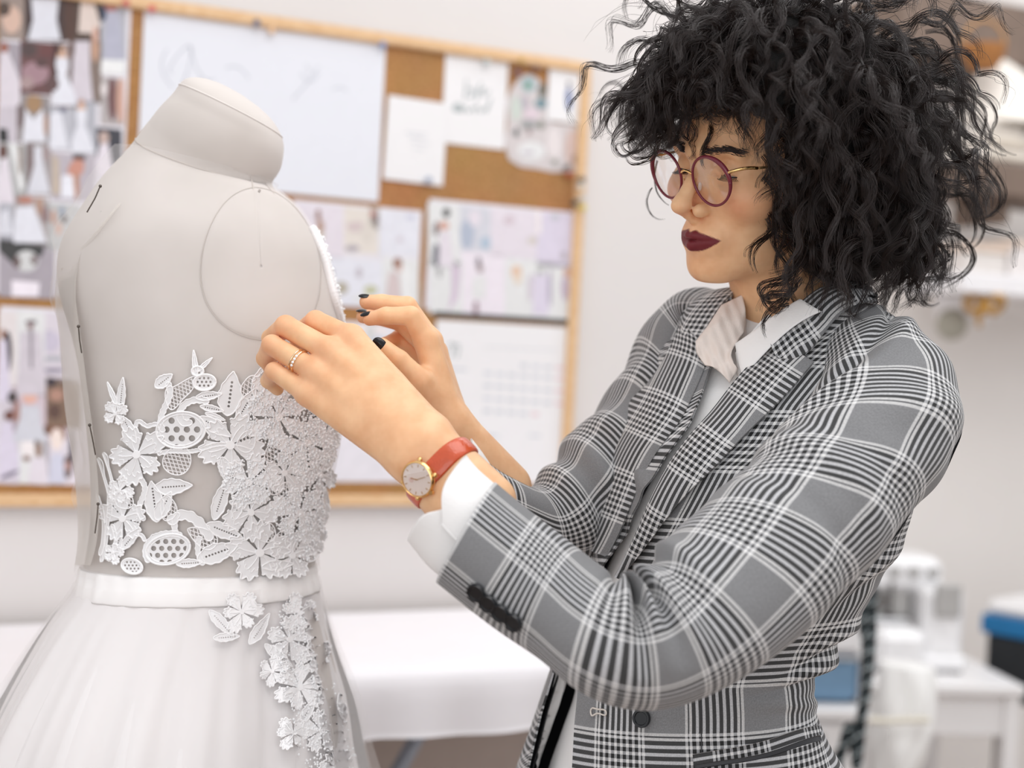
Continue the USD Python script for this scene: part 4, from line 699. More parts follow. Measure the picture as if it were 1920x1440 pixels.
# left flower with its leaves and net
flower(FB, 258, 852, 56, 5, 1.9, 1.0, True, 2); scroll(FB, [(256, 798), (262, 790), (276, 798), (288, 796), (300, 800)], 6); net(FB, [(312, 850), (352, 842), (358, 868), (344, 888), (318, 886)], 7, 1.8, 10); leaf(FB, 326, 912, 72, 30, 4); leaf(FB, 290, 940, 78, 34, 98); leaf(FB, 308, 948, 60, 26, 62); net(FB, [(306, 926), (328, 942), (330, 966), (312, 976), (302, 952)], 6.5, 1.7, 30)
scroll(FB, [(266, 900), (270, 930), (262, 952), (270, 972)], 8); flower(FB, 232, 972, 50, 5, .4, .92, True, 3); net(FB, [(222, 930), (246, 928), (250, 948), (228, 952)], 6, 1.7)
for k, (pts, w) in enumerate((([(186, 860), (196, 890), (204, 920), (206, 950)], 4), ([(196, 850), (208, 886), (214, 918), (214, 940)], 4), ([(184, 930), (194, 960), (196, 1000), (190, 1040)], 5), ([(206, 940), (204, 980), (200, 1020), (192, 1052)], 5), ([(212, 985), (218, 1020), (206, 1050)], 5))): scroll(FB, pts, w, False)
leaf(FB, 222, 1022, 60, 16, 76); leaf(FB, 246, 1010, 56, 18, 50); flower(FB, 226, 920, 26, 5, 1.2, .9, False, 5); flower(FB, 214, 1036, 20, 5, 0, .9, False, 15)
# middle flower
flower(FB, 432, 834, 64, 5, .95, 1.0, True, 4); net(FB, [(446, 826), (474, 812), (478, 832), (462, 848), (448, 842)], 6, 1.5, 40); leaf(FB, 432, 738, 84, 44, 82); leaf(FB, 404, 800, 70, 24, -32); scroll(FB, [(300, 850), (330, 846), (360, 846), (396, 836), (430, 834)], 6)
leaf(FB, 462, 758, 70, 26, 60); net(FB, [(458, 716), (482, 706), (494, 726), (484, 750), (462, 748)], 7, 1.9, 35); leaf(FB, 486, 716, 60, 26, 78)
leaf(FB, 424, 880, 50, 22, -70); scroll(FB, [(412, 866), (424, 896), (446, 910)], 7); leaf(FB, 414, 936, 82, 26, 72); leaf(FB, 446, 944, 60, 20, 80)
# lower scrolls and leaves
ringnet(FB, 316, 1030, 42, 28, -.25, 15, 5.0); scroll(FB, [(278, 1050), (274, 1030), (286, 1010), (310, 1000), (338, 1002)], 8); ringnet(FB, 249, 1062, 20, 14, .3, 7, 2.0); scroll(FB, [(272, 1012), (262, 1002), (256, 1004)], 6, False); scroll(FB, [(324, 974), (352, 966), (370, 976), (392, 1006)], 16); net(FB, [(352, 992), (380, 990), (408, 1014), (396, 1030), (370, 1020)], 7, 1.9)
scroll(FB, [(332, 966), (328, 984), (330, 1000)], 9); leaf(FB, 422, 996, 74, 28, -22); leaf(FB, 408, 1036, 80, 36, 20); scroll(FB, [(374, 1010), (372, 1036), (380, 1056)], 8); leaf(FB, 356, 1056, 50, 16, 4)
flower(FB, 486, 1036, 62, 5, .3, 1.0, True, 6); flower(FB, 470, 960, 50, 5, 1.1, 1.0, True, 7); net(FB, [(486, 990), (510, 984), (512, 1012), (490, 1014)], 6, 1.6, 50)
# the thickly beaded front part under the hands
flower(FB, 466, 904, 52, 6, .2, 1.0, False, 8); flower(FB, 522, 782, 56, 6, .5, 1.0, False, 9); flower(FB, 574, 830, 54, 6, .1, .9, False, 10); flower(FB, 560, 962, 56, 6, .8, .9, False, 11); flower(FB, 532, 886, 44, 5, .4, .95, True, 12); flower(FB, 598, 890, 40, 5, .9, .7, True, 13); flower(FB, 546, 1042, 44, 5, .3, .9, True, 14); flower(FB, 606, 760, 44, 5, .6, .6, False, 16); flower(FB, 510, 720, 40, 5, .6, .95, False, 17); flower(FB, 590, 1010, 34, 5, .4, .6, True, 18); flower(FB, 616, 830, 34, 5, .2, .5, False, 19)
for pts in ([(500, 840), (540, 838), (536, 866), (506, 870)], [(596, 852), (620, 850), (612, 880), (592, 876)], [(520, 915), (548, 912), (546, 936), (524, 934)], [(566, 1000), (590, 990), (588, 1050), (568, 1054)], [(500, 900), (520, 900), (520, 925), (504, 925)], [(560, 880), (585, 874), (584, 900), (564, 902)], [(520, 1000), (545, 998), (540, 1026), (518, 1022)]): net(FB, pts, 6.5, 1.8, 25)
leaf(FB, 606, 950, 70, 20, 86); leaf(FB, 520, 1060, 60, 18, 6); leaf(FB, 580, 730, 60, 24, 50)
bead_field(FB, [blob(466, 904, 48, 44), blob(522, 780, 62, 56), blob(566, 820, 70, 62), blob(560, 962, 50, 52)], 1500, .0012, 31, label='white seed beads sewn thickly over the flowers')
bead_field(FB, [[(590, 700), (640, 740), (634, 830), (604, 930), (592, 1050), (560, 1054), (556, 900), (570, 760)]], 520, .0012, 32)
# beaded strap edge of the front, up the right side of the form
edge = np.array([(585, 428), (606, 476), (618, 520), (628, 560), (640, 600), (646, 640), (648, 700)], float); es = spl(edge, 160)
est = F(es, .003); r_ = np.random.default_rng(5)
obj('strap_edge', join([tube(F(es - (6, 0), .0025), .004, 10), tube(F(es - (2, 0), .003), .003, 10)]), mat('strap_white', (244, 242, 243), .7, .01), dress, True)
pts = np.repeat(est, 3, 0) + r_.normal(0, .0016, (480, 3)); o = trimesh.creation.icosphere(1, 1.0); rr = r_.uniform(.0010, .0019, 480); obj('edge_beads', ((pts[:, None] + o.vertices[None] * rr[:, None, None]).reshape(-1, 3), (o.faces[None] + (np.arange(480) * len(o.vertices))[:, None, None]).reshape(-1, 3)), m_bead, dress, True, kind='stuff')
# white on white appliqué down the skirt
FSo = Front(Pt3)
for cx, cy, r, s_ in ((452, 1148, 38, 21), (540, 1200, 44, 22), (560, 1290, 46, 23), (600, 1370, 44, 24), (560, 1150, 36, 25), (590, 1230, 36, 26), (548, 1375, 30, 27), (626, 1440, 40, 28), (510, 1260, 30, 29)): flower(FSo, cx, cy, r, 6 if s_ % 2 else 5, s_ * .7, .8 if cx > 560 else 1, s_ % 2 == 0, s_, .0012)
for cx, cy, L, w, a in ((415, 1170, 66, 20, -48), (424, 1196, 50, 16, 5), (486, 1180, 70, 20, 58), (520, 1230, 66, 18, -40), (610, 1300, 70, 20, -75), (636, 1390, 60, 18, -80), (575, 1335, 56, 18, 60), (640, 1330, 60, 14, -78)): leaf(FSo, cx, cy, L, w, a, True, 'lace_leaf', .001)
bead_field(FSo, [[(520, 1130), (570, 1120), (610, 1240), (640, 1330), (670, 1440), (560, 1440), (540, 1330), (520, 1230)]], 650, .0011, 41)
# ------------------------------------------------------------------ signed distance bodies and their surface
def smin(a, b, k): h = np.clip(.5 + .5 * (b - a) / k, 0, 1); return b + (a - b) * h - k * h * (1 - h)
def smax(a, b, k): return -smin(-a, -b, k)
def cap_(p, a, b, ra, rb=None):
    rb = ra if rb is None else rb; a, b = np.asarray(a, float), np.asarray(b, float); d = b - a; t = np.clip(((p - a) @ d) / (d @ d), 0, 1); return np.linalg.norm(p - a - t[:, None] * d, axis=1) - (ra + (rb - ra) * t)
def ell(p, c, r):
    q = (p - np.asarray(c, float)) / np.asarray(r, float); k0 = np.linalg.norm(q, axis=1); k1 = np.linalg.norm(q / np.asarray(r, float), axis=1) + 1e-9; return k0 * (k0 - 1) / k1
def surface_nets(fn, lo, hi, h, blk=8):
    lo, hi = np.asarray(lo, float), np.asarray(hi, float); n = (np.ceil((hi - lo) / h / blk).astype(int)) * blk + 1; Vv = np.full(n, 1e3, np.float32); nb = (n - 1) // blk
    I = np.stack(np.meshgrid(*[np.arange(k) for k in nb], indexing='ij'), -1).reshape(-1, 3); cc = lo + (I + .5) * blk * h; d = fn(cc); R = blk * h * .87 * 1.35 + h * 2
    for s in (1, -1):
        sel = I[(d * s > R)]
        for i, j, k in sel: Vv[i * blk:(i + 1) * blk + 1, j * blk:(j + 1) * blk + 1, k * blk:(k + 1) * blk + 1] = s * 1e3
    near = I[np.abs(d) <= R]; o = np.stack(np.meshgrid(*[np.arange(blk + 1)] * 3, indexing='ij'), -1).reshape(-1, 3)
    for c0 in range(0, len(near), 400):
        ix = (near[c0:c0 + 400, None] * blk + o[None]).reshape(-1, 3); Vv[ix[:, 0], ix[:, 1], ix[:, 2]] = fn(lo + ix * h)
    cell = np.array(n) - 1; acc = np.zeros((*cell, 3), np.float32); cnt = np.zeros(cell, np.float32); sg = Vv < 0
    cor = [(a, b, c) for a in (0, 1) for b in (0, 1) for c in (0, 1)]; sl = lambda c: tuple(slice(c[k], c[k] + cell[k]) for k in range(3))
    for a in cor:
        for ax in range(3):
            if a[ax]: continue
            b = list(a); b[ax] = 1; m = sg[sl(a)] != sg[sl(b)]; va, vb = Vv[sl(a)][m], Vv[sl(b)][m]; t = va / (va - vb); p = np.tile(np.array(a, np.float32), (len(t), 1)); p[:, ax] = t; acc[m] += p; cnt[m] += 1
    act = cnt > 0; idx = np.full(cell, -1, int); idx[act] = np.arange(act.sum()); ii = np.stack(np.nonzero(act), 1); v = lo + (ii + acc[act] / cnt[act][:, None]) * h; F_ = []
    for ax in range(3):
        b1, b2 = (ax + 1) % 3, (ax + 2) % 3; s0 = [slice(None)] * 3; s1 = [slice(None)] * 3; s0[ax], s1[ax] = slice(0, -1), slice(1, None); A, B = sg[tuple(s0)], sg[tuple(s1)]; e = np.stack(np.nonzero(A != B), 1); e = e[(e[:, b1] > 0) & (e[:, b2] > 0) & (e[:, b1] < cell[b1]) & (e[:, b2] < cell[b2])]
        fl = A[e[:, 0], e[:, 1], e[:, 2]]
        def g(d1, d2): q = e.copy(); q[:, b1] -= d1; q[:, b2] -= d2; return idx[q[:, 0], q[:, 1], q[:, 2]]
        q = np.stack([g(1, 1), g(0, 1), g(0, 0), g(1, 0)], 1); q = np.where(fl[:, None], q, q[:, ::-1]); F_.append(q[(q >= 0).all(1)])
    q = np.vstack(F_); return v, np.vstack([q[:, [0, 1, 2]], q[:, [0, 2, 3]]])
def relax(v, f, it=2, lam=.5):
    e = np.vstack([f[:, [0, 1]], f[:, [1, 2]], f[:, [2, 0]]]); n = len(v); deg = np.bincount(e.ravel(), minlength=n)[:, None]
    for k in range(it * 2):
        s = np.zeros_like(v)
        for c in range(3): s[:, c] = np.bincount(e[:, 0], v[e[:, 1], c], n) + np.bincount(e[:, 1], v[e[:, 0], c], n)
        v = v + (lam if k % 2 == 0 else -lam * 1.04) * (s / np.maximum(deg, 1) - v)
    return v

# ------------------------------------------------------------------ the head: local axes f (forward), s (her left), u (up), millimetres from the point between the eyes
YAW, PIT, TLT = map(math.radians, (58, 13, 13))
hf = np.array([-math.sin(YAW) * math.cos(PIT), -math.sin(PIT), -math.cos(YAW) * math.cos(PIT)]); hs0 = np.array([math.cos(YAW), 0, -math.sin(YAW)]); hu0 = unit(np.array([0, 1.0, 0]) - hf[1] * hf)
hs_ = hs0 * math.cos(TLT) - hu0 * math.sin(TLT); hu_ = hu0 * math.cos(TLT) + hs0 * math.sin(TLT); HM = np.stack([hf, hs_, hu_]); HO = V(1318, 316, 1.318)
def h2v(p): return np.asarray(p, float) / 1000 @ HM + HO           # head mm -> view metres
def h2w(p): return cs(h2v(p))
def v2h(p): return (np.asarray(p) - HO) @ HM.T * 1000
neck_base = v2h(V(1492, 650, 1.405)); NK0 = np.array([-84, 0, -62.0])
def head_sdf(p):
    q = p.copy(); q[:, 1] = np.abs(q[:, 1])                          # mirrored halves
    d = ell(q, (-88, 0, 34), (96, 74, 86))
    d = smin(d, ell(q, (-38, 0, -18), (47, 59, 56)), 14); d = smin(d, ell(q, (-40, 0, -68), (49, 47, 38)), 14)
    d = smin(d, cap_(q, (-74, 47, -67), (-10, 14, -93), 15.5, 15), 16); d = smin(d, cap_(q, (-80, 52, -30), (-74, 46, -66), 14, 14), 16)
    d = smin(d, ell(q, (0, 0, -95), (14, 17, 13)), 10); d = smin(d, ell(q, (1, 0, -65), (16, 26, 18)), 10)
    d = smin(d, ell(q, (-20, 44, -26), (22, 18, 18)), 16)             # cheekbones
    d = smin(d, cap_(q, (3, 8, 17), (-8, 40, 16), 8.5, 7), 9)         # brow
    d = smax(d, -(np.linalg.norm(q - (10, 30, 1), axis=1) - 15.5), 9)  # eye sockets
    d = smin(d, cap_(q, (3, 0, 4), (24, 0, -24.5), 6.0, 7.4), 7); d = smin(d, ell(q, (28, 0, -30), (9.5, 8.8, 8.3)), 5.5); d = smin(d, ell(q, (12.5, 11, -36), (9.5, 6.4, 6.8)), 4.5); d = smin(d, cap_(q, (24.5, 0, -37), (13, 0, -46), 4, 5), 4)
    d = smax(d, -ell(q, (16, 6.2, -43), (5.4, 3.0, 3.8)), 1.5)
    d = smin(d, np.linalg.norm(q - (-12.2, 30.5, 0), axis=1) - 13.0, 2.2)   # lids over the eyeballs
    d = smax(d, -ell(q - np.stack([0 * q[:, 0], 0 * q[:, 0], -.012 * (q[:, 1] - 30.5) ** 2], 1) * -1, (0.5, 30.5, -5.4), (8, 12.5, 1.5)), .8)
    d = smax(d, -(np.abs(np.linalg.norm(q - (-9.5, 30.5, 3.0), axis=1) - 14.6) + np.abs(q[:, 2] - 7.5) * .25 - .3), 1.2) if False else d
    lw = np.clip(q[:, 1] / 27.5, 0, 1.3)                               # lips
    d = smin(d, cap_(q, (15.6, 3, -60.2), (4.0, 25.5, -63.6), 4.6, 1.6), 2.6); d = smin(d, ell(q, (15.5, 0, -60.6), (4.4, 4.5, 4.0)), 2.6); d = smin(d, cap_(q, (15.2, 0, -69.6), (3.6, 24.5, -64.8), 6.0, 1.6), 2.8)
    ml = -64.4 + 1.6 * lw ** 2; d = smax(d, -(np.sqrt((q[:, 2] - ml) ** 2 + (np.maximum(0, 17.5 - 10.5 * lw ** 2 - q[:, 0])) ** 2) - 1.15 + np.maximum(0, q[:, 1] - 28) * .5), 1.4)
    d = smax(d, -cap_(q, (22, 0, -49), (21.5, 0, -55), 2.4, 2.8), 4)  # philtrum
    er = ell(q - np.stack([0 * q[:, 0], 0 * q[:, 0], q[:, 0] * 0], 1), (-92, 76, -8), (17, 6, 29)); d = smin(d, er, 6)
    d = smin(d, cap_(p, NK0, neck_base, 49, 54), 22)
    d = smax(d, p @ unit(neck_base - NK0) - (neck_base @ unit(neck_base - NK0) + 16), 1)
    return d
hv, hfc = surface_nets(head_sdf, (-205, -115, min(-190, neck_base[2] - 80)), (48, 115, 130), 1.35); hv = relax(hv, hfc, 2)
HEAD = trimesh.Trimesh(h2w(hv), hfc, process=False); 
if HEAD.volume < 0: HEAD = trimesh.Trimesh(HEAD.vertices, hfc[:, ::-1], process=False)

# ------------------------------------------------------------------ hands and arms, in view millimetres
def mm(px, py, d): return V(px, py, d) * 1000
def chain(p, pts, rad):
    d = None
    for a, b, ra, rb in zip(pts[:-1], pts[1:], rad[:-1], rad[1:]): c = cap_(p, mm(*a), mm(*b), ra, rb); d = c if d is None else smin(d, c, 2.2)
    return d
LF = {'index': [(658, 634, 1.270), (592, 602, 1.292), (562, 622, 1.325), (556, 650, 1.342)], 'middle': [(618, 658, 1.262), (536, 612, 1.282), (508, 634, 1.312), (518, 664, 1.328)],
      'ring': [(592, 697, 1.258), (510, 647, 1.274), (497, 672, 1.302), (514, 698, 1.318)], 'pinky': [(578, 738, 1.256), (514, 696, 1.268), (503, 714, 1.290), (520, 730, 1.304)]}
LR = {'index': (10.5, 9.6, 8.2, 6.8), 'middle': (10.8, 10.0, 8.4, 7.0), 'ring': (10.4, 9.2, 7.9, 6.6), 'pinky': (9.6, 8.0, 6.8, 5.8)}
LW = {'index': (806, 812, 1.222), 'middle': (794, 828, 1.214), 'ring': (780, 845, 1.212), 'pinky': (766, 862, 1.215)}
def left_hand(p):
    palm = None
    for k in LF:
        c = cap_(p, mm(*LF[k][0]), mm(*LW[k]), {'index': 12.5, 'middle': 12.5, 'ring': 12.5, 'pinky': 11.5}[k], 17); palm = c if palm is None else smin(palm, c, 9)
    palm = smin(palm, cap_(p, mm(690, 700, 1.275), mm(640, 735, 1.275), 15, 13), 12)
    palm = smin(palm, cap_(p, mm(690, 740, 1.25), mm(780, 838, 1.22), 19, 20), 12)
    for (a, b, r1, r2) in (((806, 822, 1.218), (915, 940, 1.19), 18.5, 24), ((768, 858, 1.218), (880, 985, 1.19), 18.5, 24)): palm = smin(palm, cap_(p, mm(*a), mm(*b), r1, r2), 12)
    th = chain(p, [(735, 735, 1.258), (690, 690, 1.30), (640, 660, 1.325), (600, 650, 1.338)], (15, 11.5, 9.5, 7.5)); palm = smin(palm, th, 10)
    for k in ('index', 'middle', 'ring', 'pinky'):                    # knuckles
        a = np.array(LF[k][0], float); palm = smin(palm, np.linalg.norm(p - mm(a[0], a[1], a[2] - .003), axis=1) - LR[k][0] * .98, 6)
    fg = None
    for k in LF: c = chain(p, LF[k], LR[k]); fg = c if fg is None else np.minimum(fg, c)
    return smin(palm, fg, 4.5)
RFn = {'index': [(800, 640, 1.342), (770, 592, 1.335), (724, 592, 1.335), (693, 598, 1.338)], 'middle': [(806, 640, 1.362), (764, 574, 1.36), (716, 568, 1.36), (687, 566, 1.36)],
       'ring': [(815, 660, 1.382), (752, 604, 1.39), (706, 594, 1.384), (681, 594, 1.376)], 'pinky': [(818, 690, 1.398), (748, 634, 1.402), (722, 646, 1.388), (712, 664, 1.376)]}
RRd = {'index': (11, 9.0, 8.2, 6.6), 'middle': (11.2, 9.2, 8.2, 6.8), 'ring': (10.8, 9, 7.8, 6.6), 'pinky': (9.6, 8, 7, 5.8)}
RTh = [(806, 775, 1.337), (786, 716, 1.325), (748, 676, 1.319), (716, 648, 1.319)]
def right_hand(p):
    palm = None
    for k, w, r in (('index', (846, 800, 1.345), 12), ('middle', (850, 800, 1.358), 12.5), ('ring', (855, 805, 1.37), 12.5), ('pinky', (858, 810, 1.378), 11.5)):
        c = cap_(p, mm(*RFn[k][0]), mm(*w), r, 15); palm = c if palm is None else smin(palm, c, 9)
    palm = smin(palm, cap_(p, mm(820, 775, 1.345), mm(786, 722, 1.328), 17, 13.5), 12)
    palm = smin(palm, cap_(p, mm(848, 800, 1.35), mm(945, 915, 1.375), 21, 27), 12); palm = smin(palm, cap_(p, mm(838, 812, 1.37), mm(930, 930, 1.385), 18, 24), 12)
    palm = smin(palm, chain(p, RTh, (15, 12, 9.8, 7.4)), 7)
    fg = None
    for k in RFn: c = chain(p, RFn[k], RRd[k]); fg = c if fg is None else np.minimum(fg, c)
    return smin(palm, fg, 5)
def sdf_mesh(fn, pts, pad, h, it=2):
    a = np.array(pts); v, f = surface_nets(fn, a.min(0) - pad, a.max(0) + pad, h); v = relax(v, f, it); M = trimesh.Trimesh(cs(v / 1000), f, process=False); return M if M.volume > 0 else trimesh.Trimesh(M.vertices, f[:, ::-1], process=False)
LH = sdf_mesh(left_hand, [mm(*q) for k in LF for q in LF[k]] + [mm(915, 985, 1.19), mm(915, 940, 1.19)], 34, 1.25)
RH = sdf_mesh(right_hand, [mm(*q) for k in RFn for q in RFn[k]] + [mm(945, 930, 1.385), mm(716, 648, 1.319)], 34, 1.25)
LSH, LEL, RSH, REL = (1640, 755, 1.335), (1225, 1205, 1.142), (1262, 680, 1.455), (1045, 975, 1.41)
def inner_body(p):
    d = cap_(p, mm(1492, 660, 1.415), mm(1440, 880, 1.40), 40, 72); d = smin(d, cap_(p, mm(1440, 880, 1.40), mm(1330, 1290, 1.40), 72, 66), 20); d = smin(d, cap_(p, mm(1330, 1290, 1.395), mm(1300, 1600, 1.395), 66, 80), 20)
    d = smin(d, cap_(p, mm(1310, 690, 1.45), mm(1600, 740, 1.365), 28, 30), 16)
    for a, b, c, r0 in ((LSH, LEL, (890, 965, 1.19), 30), (RSH, REL, (925, 915, 1.378), 25)): d = smin(d, cap_(p, mm(*a), mm(*b), r0, 20), 10); d = smin(d, cap_(p, mm(*b), mm(*c), 20, 17), 8)
    for s in (-1, 1): d = smin(d, cap_(p, mm(1300 + s * 150, 1600, 1.395 - s * .02), mm(1290 + s * 150, 2550, 1.4 - s * .02), 78, 46), 30); d = smin(d, cap_(p, mm(1290 + s * 150, 2550, 1.4 - s * .02), mm(1300 + s * 140, 3370, 1.42 - s * .02), 46, 34), 20)
    return d
IB = sdf_mesh(inner_body, [mm(890, 600, 1.15), mm(1760, 3400, 1.5)], 110, 9.0, 1)
def union_all(ms):
    try:
        M = [manifold3d.Manifold(manifold3d.Mesh(np.asarray(m.vertices, np.float32), np.asarray(m.faces, np.uint32))) for m in ms]; r = M[0]
        for q in M[1:]: r = r + q
        o = r.to_mesh(); 
        if len(o.tri_verts) > 1000: return trimesh.Trimesh(np.asarray(o.vert_properties[:, :3], float), o.tri_verts, process=False)
    except Exception as e: print('union', e)
    return join(ms)
BODY = union_all([HEAD, LH, RH, IB])
bl = v2h((np.array(BODY.vertices) - C0) @ M3.T); bs = np.abs(bl[:, 1])
lwn = np.clip(bs / 27.5, 0, 1); mlu = -64.4 + 1.6 * lwn ** 2
up_l = -56.0 + 1.2 * np.exp(-((bs - 5) / 3.5) ** 2) - .9 * np.exp(-(bs / 2.6) ** 2) - 7.2 * lwn ** 2.2; lo_l = -75.0 + 10.8 * lwn ** 2.4
lip = np.clip((up_l - bl[:, 2]) / .9 + .5, 0, 1) * np.clip((bl[:, 2] - lo_l) / .9 + .5, 0, 1) * np.clip((28 - bs) / 1.2, 0, 1) * (bl[:, 0] > 0)
blush = .5 * np.exp(-(((bs - 46) / 20) ** 2 + ((bl[:, 2] + 28) / 16) ** 2)) * (bl[:, 0] > -60) + .5 * np.exp(-(((bl[:, 0] - 28) / 10) ** 2 + (bs / 12) ** 2 + ((bl[:, 2] + 36) / 10) ** 2))
bw = np.array(BODY.vertices); kn = np.zeros(len(bw))
for k in LF:
    for q in LF[k][:2]: kn = np.maximum(kn, np.exp(-(np.linalg.norm(bw - at(*q), axis=1) / .013) ** 2))
for k in RFn:
    kn = np.maximum(kn, .9 * np.exp(-(np.linalg.norm(bw - at(*RFn[k][3]), axis=1) / .013) ** 2))
m_skin = usdkit.material(stage, '/World/Looks/skin', {'al': ('attribute', {'attribute': 'lip'}), 'ab': ('attribute', {'attribute': 'blush'}), 'tc': ('texture_coordinate', {}), 'n': ('noise_texture', {'scale': 55.0, 'detail': 3.0}), 'n2': ('noise_texture', {'scale': 1500.0}),
    'r': ('rgb_ramp', {'ramp': [(.3, lin((222, 170, 128))), (.7, lin((236, 190, 148)))]}), 'mb': ('mix_color', {'b': tuple(lin((214, 132, 104)))}), 'fb': ('math', {'math_type': 'multiply', 'value2': .75}), 'ml': ('mix_color', {'b': tuple(lin((108, 32, 40)))}),
    'sp': ('map_range', {'from_min': 0.0, 'from_max': 1.0, 'to_min': .46, 'to_max': .52}), 'b': ('bump', {'strength': .12, 'distance': .0003}), 'p': ('principled_bsdf', {'subsurface_weight': .18, 'subsurface_radius': (1.0, .35, .2), 'subsurface_scale': .004, 'specular_ior_level': .35})},
    [('tc.object', 'n.vector'), ('tc.object', 'n2.vector'), ('n.fac', 'r.fac'), ('r.color', 'mb.a'), ('ab.fac', 'fb.value1'), ('fb.value', 'mb.fac'), ('mb.result', 'ml.a'), ('al.fac', 'ml.fac'), ('ml.result', 'p.base_color'), ('al.fac', 'sp.value'), ('sp.result', 'p.roughness'), ('n2.fac', 'b.height'), ('b.normal', 'p.normal')], 'p.BSDF')
person = thing('person', 'person with short black curls in a grey checked blazer, both hands at the dress', 'person', None, np.r_[at(1330, 1440, 1.39)[:2], 0.0])
obj('body', BODY, m_skin, person, True, attrs={'lip': lip, 'blush': np.clip(blush + .5 * kn, 0, 1)})
# eyes, lids' lashes, eyebrows
m_eye = mat('eye_white', (226, 220, 214), .15); m_iris = mat('iris_brown', (58, 34, 24), .12); m_hairdark = mat('brow_black', (34, 24, 22), .5)
for s in (-1, 1):
    c = np.array([-12.2, 30.5 * s, 0]); o = trimesh.creation.icosphere(3, 12.1); e = obj('eyeball', trimesh.Trimesh(h2w(o.vertices + c), o.faces, process=False), m_eye, person, True)
    g = unit(np.array([1, 0, -.5])); k = np.array([-.0]); a = trimesh.creation.icosphere(3, 6.2); obj('iris', trimesh.Trimesh(h2w(a.vertices * (1, 1, 1) + c + g * 7.4), a.faces, process=False), m_iris, e, True)
    ms = []; rr = np.random.default_rng(3 + s)
    for j, t_ in enumerate(np.linspace(-1, 1, 34)):
        y = 30.5 + 12.0 * t_; x = -12.2 + math.sqrt(max(13.2 ** 2 - (12 * t_) ** 2 - 25, 1)); b0 = np.array([x, y * s, -4.2 - .8 * t_ * t_]); out = np.array([.78, (.35 * t_ + .1) * s, -.5]); L = 8.5 - 2 * abs(t_ - .2)
        q = np.array([b0, b0 + out * L * .5 + (0, 0, -1.0), b0 + out * L + (0, 0, .9 + rr.uniform(-.4, .6))]); ms.append(tube(h2w(spl(q, 6)), np.linspace(.00026, .00008, 6), 5))
    lq = spl(np.array([(-12.2 + math.sqrt(max(13.2 ** 2 - (12 * t_) ** 2 - 20, 1)), (30.5 + 12.2 * t_) * s, -4.3 - .8 * t_ * t_) for t_ in np.linspace(-1, 1, 9)]), 30); ms.append(tube(h2w(lq), .0006, 6)); obj('eyelashes', join(ms), m_hairdark, person, False)
    ms = []
    for j in range(240):
        t_ = rr.uniform(0, 1); y = 11 + 36 * t_; z = 17.5 + 5.5 * math.sin(t_ * 2.3) - 3.0 * t_ + rr.normal(0, 2.0 * (1 - .5 * t_)); p0 = np.array([[14.0, y * s, z]])
        for _ in range(8): p0[0, 0] -= float(head_sdf(p0)[0]) * .9
        q = np.array([p0[0] - (.4, 0, 0), p0[0] + (.9, 3.0 * s, .9 - 1.5 * t_), p0[0] + (.2 - 2.4 * t_, 6.5 * s, .6 - 2.2 * t_)]); ms.append(tube(h2w(q), (.00032, .0003, .00012), 5))
    obj('eyebrow', join(ms), m_hairdark, person, False)
# varnished nails
m_nail = usdkit.material(stage, '/World/Looks/nail_black', {'p': ('principled_bsdf', {'base_color': (.006, .005, .007), 'roughness': .22, 'specular_ior_level': .35})}, [], 'p.BSDF')
def nail(pts, r, n, wid, ln):
    b, a = mm(*pts[3]), mm(*pts[2]); ax = unit(b - a); n = unit(np.array(n, float)); n = unit(n - (n @ ax) * ax); s = np.cross(ax, n); o = trimesh.creation.icosphere(3, 1.0); q = o.vertices.copy()
    q = np.stack([np.sign(q[:, 0]) * np.abs(q[:, 0]) ** .8 * ln, q[:, 1] * wid, q[:, 2] * 1.3], 1); q[:, 2] -= .055 * q[:, 1] ** 2 + .02 * q[:, 0] ** 2
    w = cs((b + ax * r * .25 + n * (r * .93) + q @ np.stack([ax, s, n])) / 1000); M = trimesh.Trimesh(w, o.faces, process=False); obj('fingernail', M if M.volume > 0 else trimesh.Trimesh(w, o.faces[:, ::-1], process=False), m_nail, person, True, label='black varnished fingernail')
nail(RTh, 7.4, (-.35, .25, -.9), 5.6, 7.4); nail(RFn['index'], 6.6, (-.15, .95, -.35), 4.6, 6.2); nail(RFn['middle'], 6.8, (-.15, .95, -.3), 4.8, 6.2); nail(RFn['ring'], 6.6, (-.4, .85, -.35), 4.6, 6.0)

